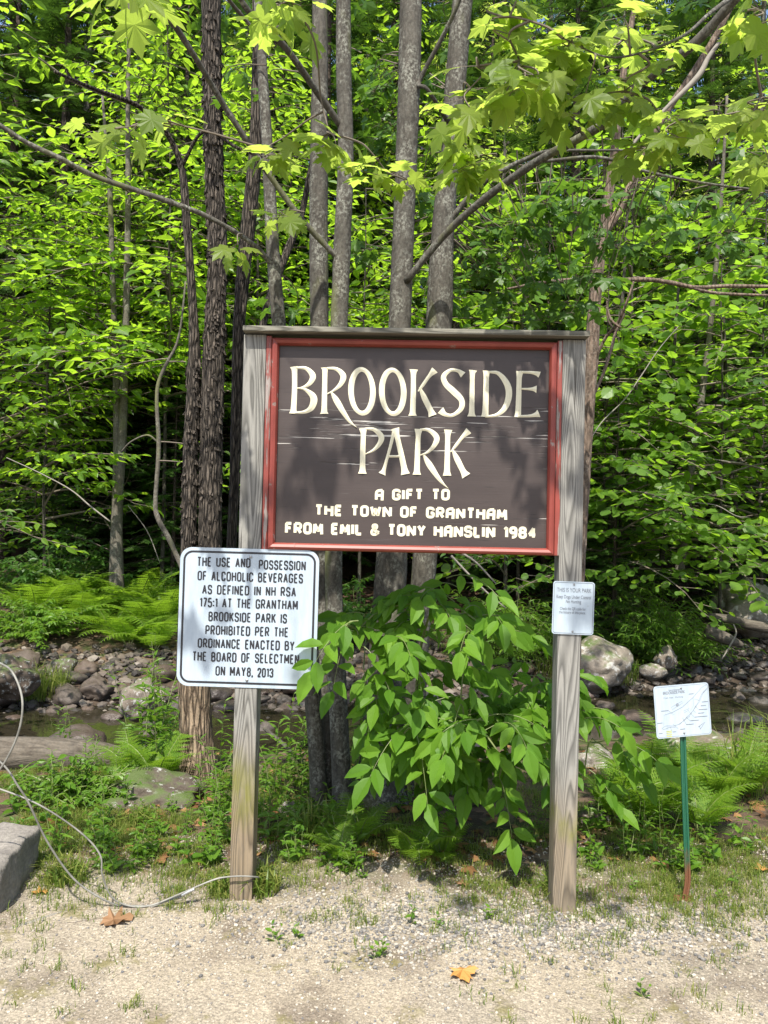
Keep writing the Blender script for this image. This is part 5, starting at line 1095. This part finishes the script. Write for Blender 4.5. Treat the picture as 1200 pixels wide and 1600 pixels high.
# ------------------------------------------------------------------ ferns
def fern(label, seed, nf, L, arch, group):
    rg = np.random.default_rng(seed); st, lv = Geo(), Leaves()
    for k in range(nf):
        az = k * 2 * pi / nf + rg.uniform(-.35, .35); l = L * rg.uniform(.7, 1.1); el0 = rg.uniform(.9, 1.35); n = 22
        s = np.linspace(0, 1, n); el = el0 - arch * s ** 1.3 * rg.uniform(.8, 1.2); d = sph(np.full(n, az), el); P = np.cumsum(d, 0) * l / n
        st.tube(P[::3], np.linspace(.004, .001, len(P[::3])), 4, cap=False)
        Nn = np.stack([-np.cos(az) * np.sin(el), -np.sin(az) * np.sin(el), np.cos(el)], -1); sd = np.array([-sin(az), cos(az), 0])
        w_ = np.sin(np.clip((s - .06) / .94, 0, 1) ** .62 * pi) ** .8 * .21 * L + .012
        for sg in (-1, 1):
            h = sd * sg + d * .35 - Nn * .18 + rg.normal(0, .05, (n, 3)); m = s > .12
            lv.add(P[m], h[m], (Nn + rg.normal(0, .08, (n, 3)))[m], w_[m])
    n0 = len(st.m); lv.inst(st, PINNA, 0); st.m = [np.full(len(a), 1 if i < n0 else 0) for i, a in enumerate(st.m)]
    return tag(st.build('fern', [M['fern'], M['greenstem']]), label, 'fern', group)
fA_ = fern('', 1, 8, 1.15, 1.05, None); fB_ = fern('', 2, 7, 1.0, 1.45, None); fC_ = fern('', 3, 7, .50, 1.2, None); fD_ = fern('', 4, 6, .34, 1.3, None)
def fput(p, px, py, rz, sc, label, group, dist=None):
    q_ = U(px, py, dist) if dist else GP(px, py)
    if p.get('label'): o = p.copy(); COL.objects.link(o)
    else: o = p
    o.location = (q_[0], q_[1], float(H(q_[0], q_[1])) - .02); o.rotation_euler = (0, 0, RAD(rz)); o.scale = (sc,) * 3; tag(o, label, 'fern', group); return o
GFn = 'tall ferns on the far bank'
for k, (p, px, y, sc, lb) in enumerate(((fA_, 60, 12.4, 1.0, 'tall bright fern at the left end of the fern bank'), (fA_, 100, 12.9, 1.05, 'tall upright fern behind the left end of the fern bank'), (fB_, 125, 12.2, 1.0, 'arching bright fern left of the twin pale stems'), (fA_, 150, 12.8, .95, 'tall fern touching the twin pale stems on the left'), (fB_, 175, 12.0, 1.0, 'broad fern in front of the twin pale stems'),
    (fA_, 215, 12.9, 1.0, 'tall fern just right of the twin pale stems'), (fB_, 235, 12.1, 1.05, 'broad arching fern between twin stems and white rule sign'), (fA_, 262, 12.6, .95, 'tall fern partly behind the white rule sign'), (fB_, 205, 11.6, .85, 'low bright fern hanging over the cobbles'), (fB_, 245, 11.5, .85, 'lowest fern over the cobbles by the rule sign'))):
    q_ = U(px, 900, y); o = fput(p, px, 900, k * 53, sc * 1.25, lb, GFn, y)
GS = 'small ferns around the sign'
for k, (p, px, py, sc, lb) in enumerate(((fC_, 245, 1230, 1.05, 'green fern in front of the shaggy trunk base'), (fC_, 205, 1215, .8, 'small fern beside the weathered log end'), (fC_, 1010, 1290, 1.3, 'upright fern between the right post and the green map post'), (fC_, 965, 1285, 1.0, 'fern close right of the right post'), (fC_, 1115, 1262, 1.25, 'bright fern right of the green map post'), (fC_, 1160, 1245, 1.1, 'fern in the grass near the right edge'),
    (fC_, 1060, 1225, 1.1, 'fern in front of the broad brown boulder'), (fC_, 1090, 1300, 1.0, 'low fern right beside the green map post'), (fD_, 650, 1345, 1.0, 'little fern under the bush in the middle'), (fD_, 560, 1318, 1.0, 'little fern at the foot of the maple clump'), (fD_, 690, 1340, .8, 'smallest fern under the bush, right of the middle'), (fD_, 530, 1345, .8, 'low fern frond on the soil left of the maple foot'), (fC_, 185, 1240, .7, 'fern half hidden behind the low mossy boulder'), (fC_, 1015, 1225, 1.0, 'fern at the brook side behind the bush tips'))):
    fput(p, px, py, k * 71, sc, lb, GS)

# ------------------------------------------------------------------ tall weeds, bushes, sedge
def weed(seed, Ht, n, leaf, tmpl, mat, stems=1, spread=.05, el=(-.1, .7)):
    rg = np.random.default_rng(seed); st, lv = Geo(), Leaves()
    for q_ in range(stems):
        a0 = rg.uniform(0, 6.28); b = np.array([cos(a0), sin(a0), 0]) * spread * rg.random(); hh = Ht * rg.uniform(.7, 1.1); top = b + np.array([rg.normal(0, .12), rg.normal(0, .12), 1.0]) * hh
        C = catmull([b, (b + top) / 2 + rg.normal(0, .02, 3), top], 5); st.tube(C, np.linspace(.0035, .0012, len(C)), 4, cap=False)
        s = np.linspace(.12, 1, n); P = np.stack([np.interp(s, np.linspace(0, 1, len(C)), C[:, i]) for i in range(3)], -1); a = np.arange(n) * 2.4 + rg.normal(0, .3, n)
        lv.add(P, sph(a, rg.uniform(*el, n)), np.array([0, 0, 1.]) + rg.normal(0, .25, (n, 3)), leaf * (1.1 - .55 * s) * rg.uniform(.8, 1.2, n))
    n0 = len(st.m); lv.inst(st, tmpl, 0); st.m = [np.full(len(a), 1 if i < n0 else 0) for i, a in enumerate(st.m)]; return st.build('weed', [mat, M['greenstem']])
wA = weed(1, .62, 26, .13, LANCE, M['weed'], 2, .05); wB = weed(2, .45, 18, .10, LANCE, M['weed'], 3, .08); wC = weed(3, .22, 9, .085, OVATE, M['weed'], 3, .07); wD = weed(4, .10, 5, .06, OVATE, M['weed'], 2, .04)
def wput(p, px, py, rz, sc, label, group, dist=None):
    q_ = U(px, py, dist) if dist else GP(px, py)
    if p.get('label'): o = p.copy(); COL.objects.link(o)
    else: o = p
    o.location = (q_[0], q_[1], float(H(q_[0], q_[1])) - .01); o.rotation_euler = (0, 0, RAD(rz)); o.scale = (sc,) * 3; tag(o, label, 'weed', group); return o
rw = np.random.default_rng(17)
spots = [(wA, 232, 1200, 1.4), (wA, 256, 1195, 1.3), (wA, 245, 1215, 1.2), (wA, 215, 1195, 1.1), (wA, 272, 1190, 1.2), (wB, 100, 1180, .9), (wA, 415, 1235, 1.0), (wA, 440, 1245, 1.0), (wA, 462, 1240, .9), (wB, 425, 1265, 1.0), (wB, 480, 1255, .9), (wA, 340, 1235, .9), (wB, 350, 1265, .9), (wB, 410, 1290, .8), (wA, 700, 1235, .9), (wB, 545, 1215, .9), (wA, 560, 1190, .9), (wB, 325, 1270, .9)]
for k, (p, px, py, sc) in enumerate(spots):
    wput(p, px, py, rw.uniform(0, 360), sc, 'tall narrow-leaved weed left of the left post by the shaggy trunk' if px < 370 else 'tall narrow-leaved weed among the maple stems behind the sign', 'tall weeds by the shaggy trunk' if px < 370 else 'tall weeds by the maple stems')
for k in range(130):
    px = rw.uniform(20, 1190); py = rw.uniform(1235, 1365)
    if 545 < px < 870 and py > 1265 and rw.random() < .8: continue
    wput(wC if rw.random() < .85 else wB, px, py, rw.uniform(0, 360), rw.uniform(.45, .9), 'low broad-leaved weed in the green strip behind the gravel', 'low weeds in the green strip')
for k, (px, py) in enumerate(((460, 1462), (582, 1500), (600, 1497), (435, 1470), (645, 1440), (560, 1372), (760, 1440), (1010, 1560), (690, 1448), (900, 1395), (1120, 1410), (990, 1395), (520, 1368), (1150, 1385))):
    wput(wD, px, py, k * 77, rw.uniform(.45, .75), 'tiny green seedling sprouting from the gravel', 'seedlings in the gravel')
def shrub(name, label, c, rx, ry, rz_, n, leaf, tmpl, mat, seed, cat='bush', L=(.35, .7)):
    rg = np.random.default_rng(seed); b = np.array([c[0], c[1], float(H(c[0], c[1]))]); t = thing(name, label, cat, tuple(b)); st, lv = Geo(), Leaves()
    for k in range(n):
        az = rg.uniform(0, 6.28); r_ = math.sqrt(rg.random()); e = np.array([cos(az) * rx * r_, sin(az) * ry * r_, rz_ * (1 - r_ * r_ * .75) * rg.uniform(.35, 1.0)])
        root = np.array([e[0] * .25, e[1] * .25, 0]); C = catmull([root, root + (e - root) * .55 + np.array([0, 0, .1 * rz_]), e], 4); st.tube(C, np.linspace(.008, .003, len(C)), 4, cap=False)
        for q_ in range(4): twig(st, lv, C[-1 - q_ * 2], rg.uniform(0, 6.28), rg.uniform(-.1, .7), rg.uniform(*L), rg, leaf, leaf * .42, .45)
    n0 = len(st.m); lv.inst(st, tmpl, 0); st.m = [np.full(len(a), 1 if i < n0 else 0) for i, a in enumerate(st.m)]; st.build('foliage', [mat, M['greenstem']], t); return t
q_ = U(1000, 960, 12.2); shrub('willow_bush', 'fine-leaved green bush bulging over the far bank right of the post', q_, 1.35, .9, 1.5, 130, .13, LANCE, M['weed'], 1)
q_ = U(1040, 990, 11.9); shrub('willow_bush', 'low fine-leaved green bush leaning over the water above the map sign', q_, .75, .6, 1.15, 90, .12, LANCE, M['weed'], 8)
q_ = U(800, 930, 11.9); shrub('willow_bush', 'fine-leaved green bush under the board between bush and right post', q_, 1.2, .8, 1.2, 100, .13, LANCE, M['weed'], 2)
q_ = U(560, 930, 12.3); shrub('willow_bush', 'leafy bush seen between the maple stems under the board', q_, 1.0, .8, 1.0, 46, .12, OVATE, M['leaf_beech_dark'], 3)
q_ = U(40, 960, 11.7); shrub('bank_bush', 'low leafy bush at the left edge below the ferns', q_, .9, .6, .6, 40, .10, OVATE, M['weed'], 4)
q_ = U(90, 840, 13.4); shrub('bank_bush', 'dark-leaved bush in the shade above the ferns', q_, 1.3, .9, 1.5, 52, .14, OVATE, M['leaf_beech_dark'], 5)
q_ = GP(110, 1250); shrub('weed_patch', 'low bright yellow-green leafy plant in front of the fallen log', q_, .42, .22, .26, 46, .055, OVATE, M['weed'], 6, 'plant', (.06, .14))
q_ = GP(480, 1300); shrub('weed_patch', 'small leafy plant in front of the maple stems', q_, .16, .12, .2, 16, .06, OVATE, M['weed'], 7, 'plant', (.05, .12))
pk = Geo(); 
def hem_small(label, c, sc, rz):
    o = dup(hC, gz(c[0], c[1]), rz, sc, label, 'small hemlocks at the wood edge'); return o
q_ = U(960, 900, 12.0); hem_small('young hemlock with light feathery boughs right of the right post', q_, .42, 1); q_ = U(905, 900, 12.6); hem_small('young hemlock almost hidden behind the right post', q_, .5, 2); q_ = U(270, 880, 13.8); hem_small('young hemlock in the dark behind the crooked sapling', q_, .5, 3)

# ------------------------------------------------------------------ grass, leaf litter and single dry leaves
def blades(name, pts, hmin, hmax, mat, seed, wd=.004):
    rg = np.random.default_rng(seed); N = len(pts); h = rg.uniform(hmin, hmax, N); az = rg.uniform(0, 6.28, N); ln = rg.uniform(.2, 1.1, N)
    d = np.stack([np.cos(az), np.sin(az), 0 * az], -1); s = np.stack([-np.sin(az), np.cos(az), 0 * az], -1) * (wd * rg.uniform(.6, 1.3, N))[:, None]; up = np.array([0, 0, 1.0])
    a = pts - s; b = pts + s; m = pts + d * (ln * h * .3)[:, None] + up * (h * .6)[:, None]; t = pts + d * (ln * h)[:, None] + up * (h * (1 - .5 * ln))[:, None]
    V = np.stack([a, b, m + s * .7, m - s * .7, t], 1).reshape(-1, 3); k = (np.arange(N) * 5)[:, None]; g = Geo(); g.add(V, np.concatenate([k, k + 1, k + 2, k + 3], 1)); g.f.append(np.concatenate([k + 3, k + 2, k + 4], 1)); g.m.append(np.zeros(N)); return g.build(name, mat)
rg = np.random.default_rng(40); N = 46000; x = rg.uniform(-4.2, 3.6, N); y = rg.uniform(2.5, 6.2, N)
p_ = (.45 + .55 * (x < -.6)) * sm(3.0 , 3.5, y + .5 * vnoise(x, y, 2.3, 8)) * (1 - .75 * sm(4.5, 5.6, y)) * sm(-.35, .55, vnoise(x, y, 4.1, 9)) + .035 * (y < 3.5) * (vnoise(x, y, 3, 7) > .1)
p_ += .5 * np.exp(-((x + .78) ** 2 + (y - 3.5) ** 2) / .06) + .4 * np.exp(-((x - .8) ** 2 + (y - 3.35) ** 2) / .03) + .7 * np.exp(-((x - 1.35) ** 2 + (y - 3.5) ** 2) / .16) + .5 * np.exp(-((x - .55) ** 2 + (y - 3.4) ** 2) / .05) + .3 * np.exp(-((x + 1.35) ** 2 + (y - 3.55) ** 2) / .12)
k_ = rg.random(N) < p_; x, y = x[k_], y[k_]; m_ = rg.integers(4, 22, len(x)); x = np.repeat(x, m_) ; y = np.repeat(y, m_); x = x + rg.normal(0, .018, len(x)); y = y + rg.normal(0, .018, len(y))
tag(blades('grass', np.stack([x, y, H(x, y) - .003], -1), .015, .06, M['grassblade'], 41, .0017), kind='stuff')
def tuft(px, py, n, h, sp, label, dist=None):
    c = U(px, py, dist) if dist else GP(px, py); rr = np.random.default_rng(int(px)); a = rr.uniform(0, 6.28, n); r_ = sp * np.sqrt(rr.random(n)); P = np.stack([np.cos(a) * r_, np.sin(a) * r_, 0 * a], -1)
    o = blades('grass_tuft', P, h * .5, h, M['grassblade'], int(py), .005); o.location = (c[0], c[1], float(H(c[0], c[1])) - .01); return tag(o, label, 'grass tuft')
tuft(62, 1075, 420, .55, .35, 'rounded tuft of long green grass on the bank left of the cobbles', 9.6)
tuft(1165, 1235, 110, .6, .22, 'tall broad sedge blades at the right edge by the brook')
tuft(1195, 1215, 90, .7, .2, 'tallest sedge blades cut off by the right edge')
tuft(490, 1310, 120, .26, .09, 'bright grass tuft against the foot of the maple stems')
tuft(408, 1392, 150, .17, .08, 'grass tuft in the shade right of the left post foot')
tuft(350, 1395, 90, .12, .06, 'thin grass tuft left of the left post foot')
tuft(225, 1290, 110, .16, .07, 'grass tuft growing in front of the low mossy boulder')
tuft(105, 1375, 140, .14, .09, 'grass tuft along the concrete slab')
tuft(870, 1395, 130, .12, .07, 'yellowish grass tuft at the foot of the right post')
tuft(960, 1005, 300, .5, .35, 'grassy tuft hanging over the water behind the big granite boulder', 11.2)
tuft(880, 1010, 260, .5, .4, 'grassy tuft on the far bank left of the big granite boulder', 11.3)
rl = np.random.default_rng(50); N = 2600; x = rl.uniform(-4, 3.6, N); y = 3.6 + 2.6 * rl.random(N); k_ = rl.random(N) < .15 + .85 * np.exp(-((x + .1) ** 2 / .8 + (y - 4.0) ** 2 / .25)) + .5 * np.exp(-((x + 1.6) ** 2 / .3 + (y - 4.2) ** 2 / .15)); x, y = x[k_], y[k_]; n = len(x)
x2 = rl.uniform(-9, 10, 1500); y2 = rl.uniform(12.5, 20, 1500); x = np.r_[x, x2]; y = np.r_[y, y2]; n = len(x)
L_ = Leaves(); L_.add(np.stack([x, y, H(x, y) + .012], -1), sph(rl.uniform(0, 6.28, n), rl.normal(0, .2, n)), np.array([0, 0, 1.]) + rl.normal(0, .3, (n, 3)), rl.uniform(.04, .10, n)); g = Geo(); L_.inst(g, MAPLE_LO); tag(g.build('leaf_litter', M['dryleaf']), kind='stuff')
M['orangeleaf'] = leafmat('orange dry leaf', (.42, .21, .06), (.46, .24, .07), (.3, .14, .03), .2, .2, .6); M['tanleaf'] = leafmat('tan curled leaf', (.22, .125, .065), (.27, .155, .08), (.2, .1, .04), .2, .2, .7)
def dry(px, py, az, sz, label, mat, tm=OAK, tilt=.15, curl=.5):
    c = GP(px, py); V = tm[0].copy(); V[:, 2] += curl * V[:, 0] ** 2 * 1.4 + .06 * np.sin(V[:, 1] * 9 + V[:, 0] * 4) + .05 * np.sin(V[:, 0] * 13 + 2); g = Geo(); g.add((V - np.array([0, .5, V[:, 2].min()])) * sz, [tuple(f) for f in tm[1]]); o = g.build('dry_leaf', mat)
    o.location = (c[0], c[1], float(H(c[0], c[1])) + .004); o.rotation_euler = (tilt, .1, RAD(az)); tag(o, label, 'leaf'); return o
dry(726, 1531, 195, .09, 'single orange lobed leaf lying on the gravel in the foreground', M['orangeleaf'], MAPLE, .05, .25)
dry(183, 1441, -62, .13, 'large curled tan leaf lying beside the cable', M['tanleaf'], OAK, .1, .7)
dry(255, 1328, 80, .10, 'brown leaf on the grass between slab and left post', M['tanleaf'], OAK)
dry(62, 1398, 100, .07, 'orange leaf beside the concrete slab', M['orangeleaf'], OAK)
dry(722, 1384, 60, .07, 'small tan leaf on the gravel in front of the bush', M['tanleaf'], OAK)
dry(1192, 1362, 80, .09, 'orange leaf in the grass at the right edge', M['orangeleaf'], OAK)
dry(545, 1352, 80, .08, 'brown leaf at the edge of the soil under the maple', M['tanleaf'], OAK)
dry(1010, 1318, 20, .07, 'tan leaf in the shade right of the right post', M['tanleaf'], OAK)
bpy.context.view_layer.update()
